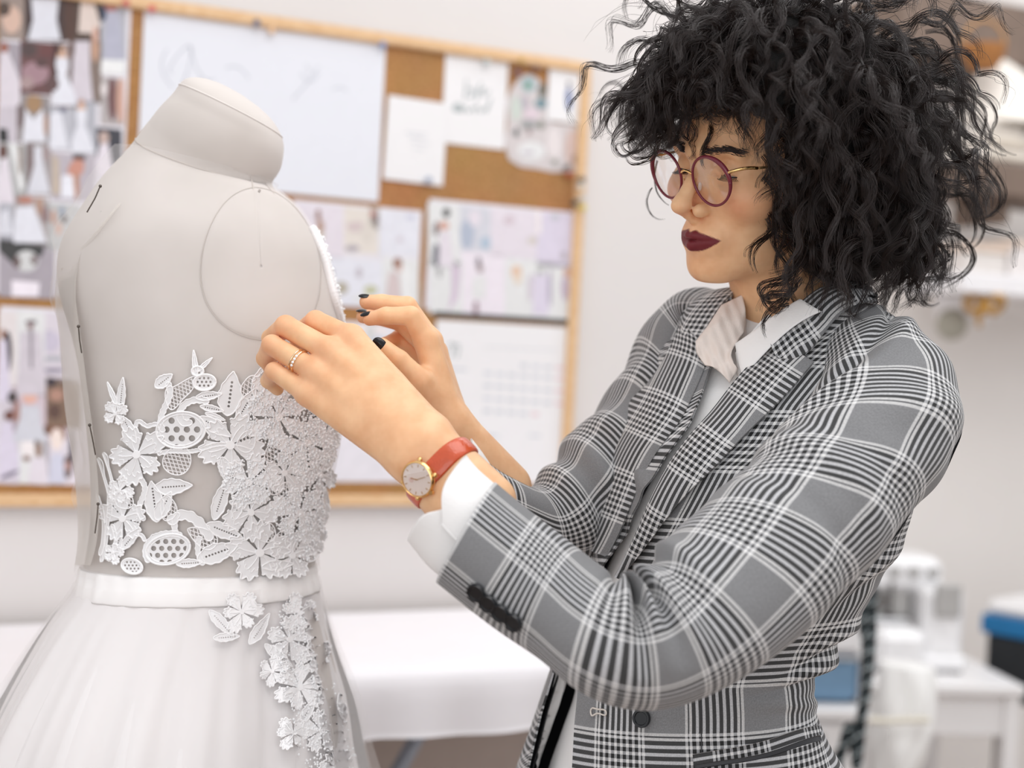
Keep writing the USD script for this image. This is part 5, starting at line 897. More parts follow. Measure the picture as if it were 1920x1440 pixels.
# ------------------------------------------------------------------ clothing
PER = .0905
def plaid(name, tint=(1, 1, 1)):
    W_, D_, G_, L_ = .70, .012, .185, .62; st = [(0, G_)]; x = .0
    seq = [(.0380, G_), (.0026, W_), (.0013, .04), (.0024, W_)]
    for k in range(6): seq += [(.0034, D_), (.0027, L_)]
    seq += [(.0034, D_), (.0024, W_), (.0013, .04), (.0026, W_)]
    tot = sum(a for a, _ in seq); n = 512; xs = (np.arange(n) + .5) / n * tot; e = np.cumsum([a for a, _ in seq]); val = np.array([b for _, b in seq])[np.searchsorted(e, xs)]
    import scipy.ndimage as nd
    val = nd.gaussian_filter1d(val, .8, mode='wrap'); col = np.stack([val * 1.0, val * 1.0, val * 1.02], 1); cream = (val > .66); col[cream] *= (1.0, .985, .95)
    tab = {'ramp': col, 'ramp_alpha': np.ones(n), 'interpolate': True}
    m = UsdShade.Material.Define(stage, '/World/Looks/' + name)
    nodes = {'uv': ('uvmap', {'attribute': 'st'}), 'x': ('separate_xyz', {}), 'mu': ('math', {'math_type': 'multiply', 'value2': 1 / tot}), 'mv': ('math', {'math_type': 'multiply', 'value2': 1 / tot}), 'fu': ('math', {'math_type': 'fraction'}), 'fv': ('math', {'math_type': 'fraction'}),
        'ru': ('rgb_ramp', {'ramp': [(0, (0, 0, 0)), (1, (1, 1, 1))]}), 'rv': ('rgb_ramp', {'ramp': [(0, (0, 0, 0)), (1, (1, 1, 1))]}), 'mx0': ('mix_color', {'fac': .5}), 'bw': ('rgb_to_bw', {}), 'mx': ('rgb_ramp', {'ramp': [(0, (0, 0, 0)), (1, (1, 1, 1))]}), 'tw': ('wave_texture', {'scale': 260.0, 'bands_direction': 'diagonal', 'distortion': .6}), 'n': ('noise_texture', {'scale': 700.0, 'detail': 2.0}), 'nr': ('map_range', {'from_min': .25, 'from_max': .75, 'to_min': .80, 'to_max': 1.16}), 'nm': ('mix_color', {'blend_type': 'multiply', 'fac': 1.0}),
        'b': ('bump', {'strength': .2, 'distance': .0004}), 'p': ('principled_bsdf', {'roughness': .82, 'sheen_weight': .12})}
    links = [('uv.UV', 'x.vector'), ('x.x', 'mu.value1'), ('x.y', 'mv.value1'), ('mu.value', 'fu.value1'), ('mv.value', 'fv.value1'), ('fu.value', 'ru.fac'), ('fv.value', 'rv.fac'), ('ru.color', 'mx0.a'), ('rv.color', 'mx0.b'), ('mx0.result', 'bw.color'), ('bw.val', 'mx.fac'), ('uv.UV', 'n.vector'), ('uv.UV', 'tw.vector'), ('n.fac', 'nr.value'), ('mx.color', 'nm.a'), ('nr.result', 'nm.b'), ('nm.result', 'p.base_color'), ('tw.fac', 'b.height'), ('b.normal', 'p.normal')]
    orig = usdkit._ramp
    xs2 = np.linspace(0, 1, 256); cur = np.interp(xs2, [0, .012, .10, .185, .316, .40, .44, .62, .70], [.006, .010, .040, .205, .28, .49, .54, .69, .73]); tone_ = np.stack([cur, cur, cur * 1.03], 1); tone_[xs2 > .42] *= (1.0, .985, .95)
    calls = [0]
    def ramp_(stops, interp): calls[0] += 1; return {'ramp': col if calls[0] <= 2 else tone_, 'ramp_alpha': np.ones(n if calls[0] <= 2 else 256)}
    usdkit._ramp = ramp_
    m = usdkit.material(stage, '/World/Looks/' + name, nodes, links, 'p.BSDF'); usdkit._ramp = orig
    return m
m_plaid = plaid('glen_check'); m_lining = mat('lining_charcoal', (38, 38, 42), .5); m_shirt = mat('shirt_white', (240, 238, 237), .75, .015, 25, .25, 500); m_button = mat('button_black', (24, 26, 30), .3)
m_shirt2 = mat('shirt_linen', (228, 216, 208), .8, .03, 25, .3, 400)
def sheared(st, nv, th, ex, out):
    """torso section: lateral axis slants in depth, depth axis straight; th (nv, nu); out = cloth offset"""
    S = np.asarray(st, float); S2 = PchipInterpolator(S[:, 1], S)(np.linspace(S[0, 1], S[-1, 1], nv)); L, R = V(S2[:, 0], S2[:, 1], S2[:, 4] + S2[:, 6]), V(S2[:, 2], S2[:, 3], S2[:, 4] - S2[:, 6]); c, lat = (L + R) / 2, (R - L) / 2; e = 2 / ex
    x, y = np.sign(np.cos(th)) * np.abs(np.cos(th)) ** e, np.sign(np.sin(th)) * np.abs(np.sin(th)) ** e
    lat = lat * (1 + out / np.linalg.norm(lat, axis=1))[:, None]
    return c[:, None] + x[..., None] * lat[:, None] + y[..., None] * (np.array([0, 0, -1.0]) * (S2[:, 5:6] + out))[:, None], S2
TS = [(1372, 556, 1590, 566, 1.405, .05, .04), (1318, 566, 1640, 585, 1.40, .058, .05), (1262, 596, 1695, 624, 1.398, .066, .058), (1222, 645, 1738, 668, 1.395, .076, .06), (1190, 725, 1726, 735, 1.39, .096, .058), (1158, 825, 1704, 830, 1.385, .113, .053), (1132, 925, 1692, 930, 1.382, .118, .05),
      (1106, 1022, 1664, 1022, 1.382, .112, .046), (1082, 1122, 1606, 1122, 1.386, .104, .042), (1056, 1222, 1546, 1222, 1.39, .099, .04), (1030, 1300, 1506, 1300, 1.39, .099, .04), (1006, 1372, 1528, 1372, 1.39, .106, .04), (978, 1452, 1572, 1452, 1.39, .114, .04), (950, 1560, 1612, 1560, 1.39, .122, .04), (935, 1650, 1640, 1650, 1.39, .126, .04)]
EX = 2.15
FarE = np.array([(1366, 556), (1350, 590), (1336, 640), (1324, 690), (1308, 735), (1284, 790), (1240, 850), (1186, 950), (1140, 1045), (1098, 1150), (1052, 1240), (1024, 1330), (996, 1440), (972, 1560), (955, 1650)], float)
NearE = np.array([(1560, 556), (1510, 590), (1452, 640), (1400, 690), (1350, 755), (1308, 820), (1262, 868), (1205, 985), (1162, 1075), (1108, 1190), (1092, 1250), (1083, 1330), (1076, 1440), (1064, 1560), (1055, 1650)], float)
NV = 200; S_ = np.asarray(TS, float); yy = np.linspace(S_[0, 1], S_[-1, 1], NV); S2 = PchipInterpolator(S_[:, 1], S_)(yy)
def th_of(xe):
    c = np.clip((xe - (S2[:, 0] + S2[:, 2]) / 2) / ((S2[:, 2] - S2[:, 0]) / 2), -1, 1); return np.arccos(np.sign(c) * np.abs(c) ** (EX / 2))
ym = yy + .0
thn, thf = th_of(np.interp(ym, NearE[:, 1], NearE[:, 0])), th_of(np.interp(ym, FarE[:, 1], FarE[:, 0]))
NU = 180; w_ = np.linspace(0, 1, NU); TH = thn[:, None] + (thf - 2 * np.pi - thn)[:, None] * w_[None]
PJ, _ = sheared(TS, NV, TH, EX, .005)
fold = lambda X, Y, x0, y0, ang, ln, wd, a: a * np.exp(-(((X - x0) * math.cos(ang) + (Y - y0) * math.sin(ang)) / ln) ** 2 - ((-(X - x0) * math.sin(ang) + (Y - y0) * math.cos(ang)) / wd) ** 2)
def pix(P): return 960 + P[..., 0] / P[..., 2] * FPX, 720 - P[..., 1] / P[..., 2] * FPX
jx, jy = pix(PJ); Z_ = np.zeros(jx.shape)
for x0, y0, a, l, w, h in ((1585, 1180, -.55, 70, 9, .006), (1560, 1215, -.5, 70, 9, -.005), (1545, 1245, -.45, 80, 10, .006), (1510, 1280, -.25, 90, 10, -.006), (1500, 1320, .0, 80, 12, .004), (1640, 1060, -.7, 60, 10, .005), (1620, 1100, -.65, 60, 9, -.005), (1190, 860, 1.2, 90, 14, .006), (1165, 980, 1.4, 80, 14, -.005), (1120, 1000, 1.3, 80, 12, .005)): Z_ += fold(jx, jy, x0, y0, a, l, w, h)
NJ = vnormals(PJ.reshape(-1, 3), quads(NV, NU)).reshape(PJ.shape); sgn = np.sign((NJ * (PJ - PJ.mean(1, keepdims=True))).sum()); front = (NJ[..., 2] * sgn < .3)
PJ = PJ + (NJ * sgn) * (Z_ * front)[..., None]
du = np.r_[0, 0]; arc = np.cumsum(np.concatenate([np.zeros((NV, 1)), np.linalg.norm(np.diff(PJ, axis=1), axis=2)], 1), 1); mid = np.argmin(np.abs(w_ - .42)); UJ = arc - arc[:, mid:mid + 1] * .0 - np.interp(yy, [556, 1075, 1300, 1650], [arc[0, 0], 0, 0, 0])[:, None]; VJ = np.broadcast_to(((yy - 556) / FPX * 1.29)[:, None], UJ.shape)
M, uvj = solid_sheet(cs(PJ), .0022, np.stack([UJ + .012, VJ + .028], -1))
jk = obj('blazer', M, m_plaid, person, True, uv=uvj, label='grey glen check blazer with white and black stripes')
PL, _ = sheared(TS, NV, thn[:, None] - .02 + (thf - 2 * np.pi - thn + .04)[:, None] * w_[None], EX, -.0025); obj('lining', solid_sheet(cs(PL[::2, ::2]), .001), m_lining, jk, True, label='charcoal lining')
thc = np.linspace(0, 2 * np.pi, 120, endpoint=False); PSh, _ = sheared([(a + 16 + (18 if b > 1150 else 0) + (14 if b > 1280 else 0), b, c - 14, d, e, max(f - .010, .03), g) for a, b, c, d, e, f, g in TS], 160, np.broadcast_to(thc, (160, 120)), EX, 0)
sx, sy = pix(PSh); fz = np.zeros(sx.shape)
for x0, y0, a, l, w, h in ((1330, 760, 1.9, 80, 10, .003), (1290, 860, 2.0, 80, 9, -.003), (1350, 800, 2.1, 60, 8, .003), (1230, 980, 2.1, 80, 9, .003)): fz += fold(sx, sy, x0, y0, a, l, w, h)
PSh[..., 2] -= fz * (PSh[..., 2] < PSh.mean(1, keepdims=True)[..., 2])
shirt = obj('shirt', closed(PSh), m_shirt, person, True, label='white shirt'); FSH = Front(PSh); 
PJf, _ = sheared(TS, NV, np.broadcast_to(np.linspace(0, 2 * np.pi, 160, endpoint=False), (NV, 160)), EX, .0055); FJ = Front(PJf)
obj('placket', FSH.cord([(1384, 708), (1340, 780), (1300, 840), (1250, 930), (1200, 1010)], .0008, .0016, 60), m_shirt, shirt, True)
tail = [[(1062, 1262), (1044, 1330), (1022, 1400), (1004, 1460), (985, 1560)], [(1086, 1262), (1068, 1330), (1040, 1400), (1018, 1460), (1000, 1560)]]
g = np.stack([spl(np.array(r, float), 40) for r in tail], 1); g = g[:, :1] + (g[:, 1:] - g[:, :1]) * np.linspace(0, 1, 8)[None, :, None]; obj('shirt_tail', solid_sheet(FSH(g.reshape(-1, 2), .012).reshape(40, 8, 3), .0012), m_shirt, shirt, True)

def patch(rows, n, m, fr, offs, th, uvrot=0.0, uv0=(0, 0), name='patch', mtl=None, parent=None, mode='arc', depth=None):
    """grid between two or more edge curves (pixels), laid on a front surface; offs across the rows, in metres"""
    g = np.stack([spl(np.array(r, float), n) for r in rows], 1); t = np.linspace(0, 1, len(rows)); g = (PchipInterpolator(t, g, axis=1) if len(rows) > 2 else (lambda q: g[:, :1] + (g[:, 1:] - g[:, :1]) * np.asarray(q)[None, :, None]))(np.linspace(0, 1, m))
    o = PchipInterpolator(np.linspace(0, 1, len(offs)), offs)(np.linspace(0, 1, m)); o = np.broadcast_to(o[None], (n, m)).reshape(-1)
    P = fr(g[..., :2].reshape(-1, 2), o).reshape(n, m, 3) if g.shape[2] == 2 else at(g[..., 0], g[..., 1], g[..., 2])
    a = np.cumsum(np.concatenate([np.zeros((n, 1)), np.linalg.norm(np.diff(P, axis=1), axis=2)], 1), 1); b = np.cumsum(np.concatenate([np.zeros((1, m)), np.linalg.norm(np.diff(P, axis=0), axis=2)], 0), 0); b = np.broadcast_to(b.mean(1, keepdims=True), b.shape) if mode == 'arc' else b
    c_, s_ = math.cos(uvrot), math.sin(uvrot); u, v = a * c_ - b * s_ + uv0[0], a * s_ + b * c_ + uv0[1]
    M, uv = solid_sheet(P, th, np.stack([u, v], -1)); return obj(name, M, mtl, parent, True, uv=uv)
# near lapel and collar, far lapel and collar
patch([[(1164, 1078), (1199, 992), (1250, 882), (1298, 815), (1334, 775), (1380, 716), (1428, 664), (1452, 636)], [(1166, 1082), (1214, 1000), (1270, 905), (1318, 842), (1362, 800), (1412, 748), (1464, 700), (1492, 668)], [(1172, 1086), (1232, 1010), (1298, 926), (1343, 882), (1390, 832), (1442, 782), (1492, 730), (1528, 688)]], 90, 26, FJ, (.003, .010, .008), .0035, 0, (.046, .012), 'lapel', m_plaid, jk)
patch([[(1452, 632), (1490, 594), (1530, 568), (1590, 552)], [(1452, 660), (1500, 618), (1552, 584), (1610, 562)], [(1460, 682), (1500, 682), (1560, 618), (1640, 584)]], 40, 20, FJ, (.014, .016, .010), .0035, 0, (.052, .048), 'collar', m_plaid, jk)
patch([[(1326, 640), (1324, 690), (1306, 735), (1282, 785), (1238, 845), (1188, 945), (1142, 1045)], [(1302, 628), (1290, 690), (1256, 745), (1226, 800), (1186, 860), (1150, 945), (1122, 1035)], [(1280, 616), (1262, 658), (1212, 734), (1174, 770), (1132, 834), (1112, 925), (1100, 1025)]], 90, 26, FJ, (.003, .010, .006), .0035, 0, (.03, .055), 'lapel', m_plaid, jk)
patch([[(1392, 552), (1362, 578), (1332, 622), (1322, 640)], [(1350, 560), (1320, 588), (1300, 620), (1296, 640)], [(1318, 566), (1292, 590), (1282, 610), (1280, 616)]], 30, 14, FJ, (.008, .010, .006), .003, 0, (.06, .02), 'collar', m_plaid, jk)
# shirt collar leaves
def lin_rs(r, n): r = np.array(r, float); l = np.r_[0, np.cumsum(np.linalg.norm(np.diff(r[:, :2], axis=0), axis=1))]; return np.stack([np.interp(np.linspace(0, l[-1], n), l, r[:, k]) for k in range(r.shape[1])], 1)
g = PchipInterpolator([0, .5, 1], np.stack([spl(np.array([(1392, 552, 1.372), (1398, 590, 1.358), (1391, 628, 1.345), (1377, 645, 1.336), (1384, 690, 1.330)], float), 60), lin_rs([(1372, 562, 1.372), (1352, 604, 1.352), (1346, 648, 1.340), (1360, 690, 1.328), (1376, 706, 1.327)], 60), lin_rs([(1352, 572, 1.375), (1326, 612, 1.362), (1304, 640, 1.350), (1307, 660, 1.346), (1322, 684, 1.336), (1344, 690, 1.330), (1368, 718, 1.326)], 60)]))(np.linspace(0, 1, 24))
g[..., 2] += .0022 * np.sin(g[..., 0] * .14 + g[..., 1] * .05) * np.sin(g[..., 1] * .045) + .0012 * np.sin(g[..., 0] * .3 - g[..., 1] * .12)
obj('shirt_collar', solid_sheet(at(g[..., 0], g[..., 1], g[..., 2]), .0015), m_shirt2, shirt, True)
obj('shirt_collar', solid_sheet(at(*np.moveaxis(PchipInterpolator([0, .5, 1], np.stack([spl(np.array(r, float), 24) for r in ([(1378, 644, 1.337), (1410, 622, 1.326), (1450, 592, 1.318), (1500, 560, 1.312)], [(1384, 676, 1.328), (1416, 646, 1.318), (1464, 606, 1.310), (1520, 572, 1.302)], [(1392, 706, 1.322), (1424, 672, 1.312), (1470, 626, 1.304), (1540, 584, 1.296)])]))(np.linspace(0, 1, 14)), -1, 0)), .0015), m_shirt, shirt, True)
obj('collar_stand', solid_sheet(at(*np.moveaxis(PchipInterpolator([0, 1], np.stack([spl(np.array(r, float), 24) for r in ([(1398, 560, 1.385), (1400, 600, 1.372), (1392, 640, 1.352), (1378, 662, 1.338), (1395, 640, 1.330), (1440, 600, 1.325)], [(1382, 566, 1.385), (1386, 606, 1.372), (1382, 650, 1.35), (1384, 706, 1.334), (1410, 660, 1.328), (1456, 606, 1.325)])]))(np.linspace(0, 1, 8)), -1, 0)), .0015), m_shirt, shirt, True)

# sleeves
def sleeve(st, nv, nu, disp, ex, ur, uv0, name='sleeve'):
    P, S2, th = loft(st, nv, nu, ex, disp, np.linspace(0, 2 * np.pi, nu)); c = P.mean(1); e1, e2 = P[:, 0], P[:, nu // 2]; sl = lambda q: np.r_[0, np.cumsum(np.linalg.norm(np.diff(q, axis=0), axis=1))]; v = np.maximum(.5 * (sl(e1) + sl(e2)), 0)
    fade = np.linspace(0, 1, nv)[:, None]
    Vc = sl(e1)[:, None] * (.5 + .5 * np.cos(th)) + sl(e2)[:, None] * (.5 - .5 * np.cos(th)); Vc = np.broadcast_to(v[:, None], Vc.shape); uv = np.stack([th * ur + uv0[0], Vc + uv0[1]], -1)
    f = quads(nv, nu); w = cs(P.reshape(-1, 3)); mid = P.mean(1)
    inner = cs((mid[:, None] + (P - mid[:, None]) * (1 - .0018 / np.linalg.norm(P - mid[:, None], axis=2, keepdims=True))).reshape(-1, 3)); k = nv * nu; r0 = np.arange(nu - 1); rN = (nv - 1) * nu + r0
    rim = np.vstack([np.stack([r0, r0 + k, r0 + 1], 1), np.stack([r0 + 1, r0 + k, r0 + 1 + k], 1), np.stack([rN, rN + 1, rN + k], 1), np.stack([rN + 1, rN + 1 + k, rN + k], 1)]); M = trimesh.Trimesh(np.vstack([w, inner]), np.vstack([f, f[:, ::-1] + k, rim]), process=False)
    N = vnormals(w, f); 
    if (N * (w - np.repeat(cs(mid), nu, 0))).sum() < 0: M = trimesh.Trimesh(M.vertices, M.faces[:, ::-1], process=False)
    return obj(name, M, m_plaid, jk, True, uv=np.vstack([uv.reshape(-1, 2)] * 2)), P
def ns_disp(th, s, S):
    L = s[-1, 0] if s.ndim == 2 else 1; t = s / L; x = -np.cos(th); y = np.sin(th)                 # x=+1 inner edge, -1 outer edge, y=+1 camera side
    d = .0022 * np.sin(t * 46 + 2.2 * th + 1.0) * np.exp(-((t - .30) / .2) ** 2) + .0018 * np.sin(t * 70 - 3 * th) * np.exp(-((t - .2) / .12) ** 2)
    for t0, k, a, w in ((.655, .05, .006, .014), (.68, .04, -.010, .011), (.703, .03, .010, .012), (.724, .02, -.017, .010), (.747, .0, .007, .013), (.775, -.02, -.005, .012), (.62, .05, -.005, .014), (.585, .06, .004, .014)): d = d + a * np.exp(-((t - t0 - k * (y - .2) * .6) / w) ** 2) * np.clip(.25 + .85 * x, 0, 1)
    for t0, k, a, w in ((.10, .10, -.007, .016), (.145, .11, .005, .02), (.33, -.06, -.004, .018), (.38, -.07, .004, .02), (.45, -.05, -.004, .016)): d = d + a * np.exp(-((t - t0 - k * (x)) / w) ** 2) * np.clip(.2 + y, 0, 1)
    return d
NS = [(1672, 606, 1545, 640, 1.352, .040), (1735, 652, 1532, 722, 1.325, .058), (1785, 722, 1516, 778, 1.298, .070), (1804, 800, 1480, 815, 1.275, .075), (1768, 884, 1432, 850, 1.25, .075), (1702, 975, 1385, 890, 1.225, .072), (1628, 1062, 1330, 937, 1.20, .068), (1535, 1158, 1274, 988, 1.175, .065), (1435, 1240, 1226, 1042, 1.155, .062), (1322, 1302, 1196, 1082, 1.142, .060), (1205, 1328, 1180, 1096, 1.135, .058), (1105, 1302, 1158, 1086, 1.135, .057), (1040, 1252, 1116, 1056, 1.143, .055), (960, 1198, 1060, 1010, 1.154, .052), (880, 1140, 996, 960, 1.160, .050), (820, 1092, 928, 904, 1.163, .048)]
NS = [(c, d, a, b, e, f) for a, b, c, d, e, f in NS]
_, PN = sleeve(NS, 260, 120, ns_disp, 2.2, .060, (.022, .008)); FN = Front(PN[:, :-1])
def fs_disp(th, s, S): t = s / s[-1, 0]; return .003 * np.sin(t * 40 + 2 * th) * np.exp(-((t - .35) / .25) ** 2) + .004 * np.sin(t * 60 - th) * np.exp(-((t - .62) / .1) ** 2)
FSv = [(1332, 556, 1348, 604, 1.43, .018), (1278, 548, 1330, 622, 1.45, .040), (1222, 592, 1290, 690, 1.458, .054), (1184, 665, 1250, 765, 1.455, .06), (1138, 745, 1216, 845, 1.445, .06), (1094, 792, 1186, 920, 1.435, .058), (1050, 848, 1142, 1000, 1.42, .056), (1008, 902, 1088, 1050, 1.405, .054), (978, 912, 1020, 1060, 1.392, .052), (946, 890, 950, 1012, 1.378, .049), (912, 864, 893, 962, 1.367, .046), (884, 830, 850, 908, 1.357, .042)]
FSv = [(c, d, a, b, e, f) for a, b, c, d, e, f in FSv]
_, PF = sleeve(FSv, 150, 96, fs_disp, 2.2, .055, (.05, .03))
# shirt cuffs: loose open bands
def cuff(st, disp, t0=0.0, t1=2 * np.pi, rnd=0.0, grow=0.0, nu=96):
    P, S2, th = loft(st, 40, nu, 2.1, disp, np.linspace(t0, t1, nu)); a = th[0]; ed = np.minimum(a - t0, t1 - a); vm = (1 - rnd * np.exp(-(ed / .30) ** 2)) if rnd else np.ones(nu)
    w = np.linspace(0, 39, 26)[:, None] * vm[None]; i0 = np.minimum(w.astype(int), 38); fr_ = (w - i0)[..., None]; k = np.arange(nu)[None]; Q = P[i0, k] * (1 - fr_) + P[i0 + 1, k] * fr_
    return obj('cuff', solid_sheet(cs(Q), .0012), m_shirt, shirt, True)
wav = lambda th, s, S: .0016 * np.sin(3 * th + s * 60)
cuff([(944, 930, 852, 1090, 1.172, .0435), (912, 896, 812, 1050, 1.175, .0435), (888, 874, 794, 1024, 1.177, .0425), (872, 856, 778, 1006, 1.178, .0415)], lambda th, s, S: .0022 + .0016 * np.sin(3 * th + s * 50), 1.38, 4.9, .42)
cuff([(944, 930, 852, 1090, 1.174, .041), (912, 896, 808, 1056, 1.177, .041), (888, 874, 784, 1030, 1.179, .040), (880, 868, 768, 1012, 1.180, .039)], wav, -1.7, 1.75, .30)
cuff([(905, 858, 862, 925, 1.36, .036), (890, 832, 842, 905, 1.352, .035), (878, 815, 826, 890, 1.348, .034)], lambda th, s, S: .0015 * np.sin(3 * th))
# buttons, buttonhole, pocket, seams
def disc(px, py, fr, r, name, off=.003, thick=.0035, n_=None):
    c, c2 = fr([(px, py)], off)[0], fr([(px, py)], off + .02)[0]; z = unit(c2 - c); x = unit(np.cross(z, [0.2, 0.1, 1])); y = np.cross(z, x); prof_ = [(0, 0), (r, 0), (r * 1.02, thick * .5), (r * .95, thick), (r * .74, thick), (r * .66, thick * .7), (0, thick * .7)]; m = trimesh.creation.revolve(np.array(prof_), sections=30); w = np.array(m.vertices) @ np.stack([x, y, z]) + c
    M = trimesh.Trimesh(w, m.faces, process=False); M = M if M.volume > 0 else trimesh.Trimesh(w, m.faces[:, ::-1], process=False); b = obj(name, M, m_button, jk, 40)
    return b
for x, y in ((896, 1108), (918, 1128), (941, 1146), (966, 1164)): disc(x, y, FN, .0078, 'button', .002)
disc(1207, 1346, FJ, .0085, 'button', .004)
disc(1190, 1250, FJ, .0085, 'button', .004)
obj('buttonhole', FJ.cord([(1112, 1334), (1116, 1328), (1124, 1330), (1140, 1334), (1140, 1340), (1124, 1338), (1116, 1342), (1112, 1334)], .0035, .0008, 60), mat('buttonhole_cream', (214, 206, 198), .8), jk, True)
patch([[(1300, 1414), (1360, 1404), (1440, 1386), (1510, 1364), (1530, 1362)], [(1302, 1434), (1362, 1424), (1444, 1408), (1514, 1384), (1533, 1380)]], 40, 8, FJ, (.004, .005), .003, 0, (.044, .02), 'pocket_welt', m_plaid, jk)
patch([[(1302, 1434), (1362, 1424), (1444, 1408), (1514, 1384), (1533, 1380)], [(1304, 1442), (1364, 1433), (1446, 1417), (1516, 1394), (1536, 1390)]], 40, 6, FJ, (.003, .003), .002, 0, (.0, .0), 'pocket_mouth', m_lining, jk)
for pts in ([(1318, 1232), (1316, 1300), (1316, 1420)],): obj('seam', FJ.cord(pts, .0014, .0006, 60), m_lining, jk, True)
# trousers and shoes, below the frame
m_tr = mat('trouser_black', (32, 32, 36), .7)
for s in (-1, 1):
    P, _, _ = loft([(1300 + s * 150 - 165, 1600, 1300 + s * 150 + 165, 1600, 1.395 - s * .02, .095), (1296 + s * 150 - 140, 2100, 1296 + s * 150 + 140, 2100, 1.4 - s * .02, .085), (1295 + s * 146 - 110, 2700, 1295 + s * 146 + 110, 2700, 1.41 - s * .02, .065), (1300 + s * 140 - 100, 3300, 1300 + s * 140 + 100, 3300, 1.42 - s * .02, .06)], 40, 48); obj('trouser_leg', closed(P), m_tr, person, True)
    b = at(1280 + s * 140, 3380, 1.42 - s * .02); sp_ = trimesh.creation.icosphere(3, 1.0); v = np.array(sp_.vertices) * (.13, .048, .045); v[:, 2] = np.maximum(v[:, 2], -.035); obj('shoe', trimesh.Trimesh(v + (b[0] - .05, b[1], .036), sp_.faces, process=False), mat('shoe_black', (24, 22, 22), .35), person, True)
# ------------------------------------------------------------------ hair
GL = unit(HM @ np.array([0, -1.0, 0]))                              # gravity in head axes
HC, HR = np.array([-122.0, 0, 14]), np.array([126.0, 112, 112])
def hair_core(p):
    d = ell(p, HC, HR * .93); d = smin(d, ell(p, (-78, 0, 66), (92, 92, 72)), 25); d = smin(d, ell(p, (-140, 30, -56), (92, 84, 78)), 25)
    q = p.copy(); q[:, 1] = np.abs(q[:, 1])
    cut = np.maximum(-(p[:, 0] + 44 + .35 * np.maximum(0, -50 - p[:, 2])), p[:, 2] - 58 - .35 * np.minimum(0, p[:, 0]))   # keep the face free
    d = smax(d, -cut, 14)
    d = smax(d, -(head_neck(p) ), 6)
    nz = meshkit.noise(p / 26.0, 3) + .5 * meshkit.noise(p / 12.0, 5); return d - 7.0 * (nz - .75)
def head_neck(p): return cap_(p, (-50, 0, -90), (-60, 0, -230), 58, 70) 
cv, cf = surface_nets(hair_core, (-275, -135, -150), (30, 150, 150), 4.0); cv = relax(cv, cf, 1)
CORE = trimesh.Trimesh(h2w(cv), cf, process=False); CORE = CORE if CORE.volume > 0 else trimesh.Trimesh(CORE.vertices, cf[:, ::-1], process=False)
m_core = mat('hair_mass', (16, 12, 11), .75, .2, 300, .8, 900)
hair = obj('hair', CORE, m_core, person, True, label='black shoulder-grazing curly hair with a fringe')
m_hair = usdkit.material(stage, '/World/Looks/hair_strand', {'p': ('principled_bsdf', {'base_color': (.019, .0115, .0092), 'roughness': .32, 'specular_ior_level': .36, 'specular_tint': (.95, .95, 1.0)})}, [], 'p.BSDF')
FACE = Polygon([(1236, 292), (1400, 286), (1432, 318), (1424, 368), (1438, 430), (1462, 490), (1432, 545), (1398, 640), (1300, 640), (1190, 560), (1215, 400)])
FORE = Polygon([(1268, 205), (1385, 195), (1402, 286), (1262, 292)])
def v2px(v): return 960 + v[..., 0] / v[..., 2] * FPX, 720 - v[..., 1] / v[..., 2] * FPX
hr = np.random.default_rng(11); strands = []
def add_lock(guide, ns, rad, amp, lam, taper=.4, jit=.12, wid=.00040):
    """guide in view metres; a lock of ns hairs that wind together round the guide"""
    g = np.asarray(guide); n = len(g); s = np.r_[0, np.cumsum(np.linalg.norm(np.diff(g, axis=0), axis=1))]; T = unit(np.gradient(g, axis=0)); a = unit(np.cross(T, hr.normal(size=3))); b = np.cross(T, a)
    ph0, sg = hr.uniform(0, 6.28), hr.choice([-1, 1]); t = s / s[-1]; grow = np.clip(t * 3.2, 0, 1) ** 1.2
    for k in range(ns):
        r, al = rad * math.sqrt(hr.uniform(0, 1)), hr.uniform(0, 6.28); sp_ = (1 - taper * t) * (1 + .0 * t); ph = ph0 + sg * s / lam * 2 * math.pi + hr.normal(0, jit) + hr.normal(0, jit * 2) * t; am = amp * grow * hr.uniform(.85, 1.15)
        off = a * (np.cos(ph) * am + r * math.cos(al) * sp_)[:, None] + b * (np.sin(ph) * am * .8 + r * math.sin(al) * sp_)[:, None]
        m = n if hr.uniform() > .3 else max(8, int(n * hr.uniform(.7, 1))); strands.append(((g + off)[:m], wid * hr.uniform(.75, 1.2)))
cand = CORE.vertices; N0 = vnormals(cv, cf); 
if (N0 * (cv - HC)).sum() < 0: N0 = -N0
order = hr.permutation(len(cv)); made = 0; taken = []; GS = []
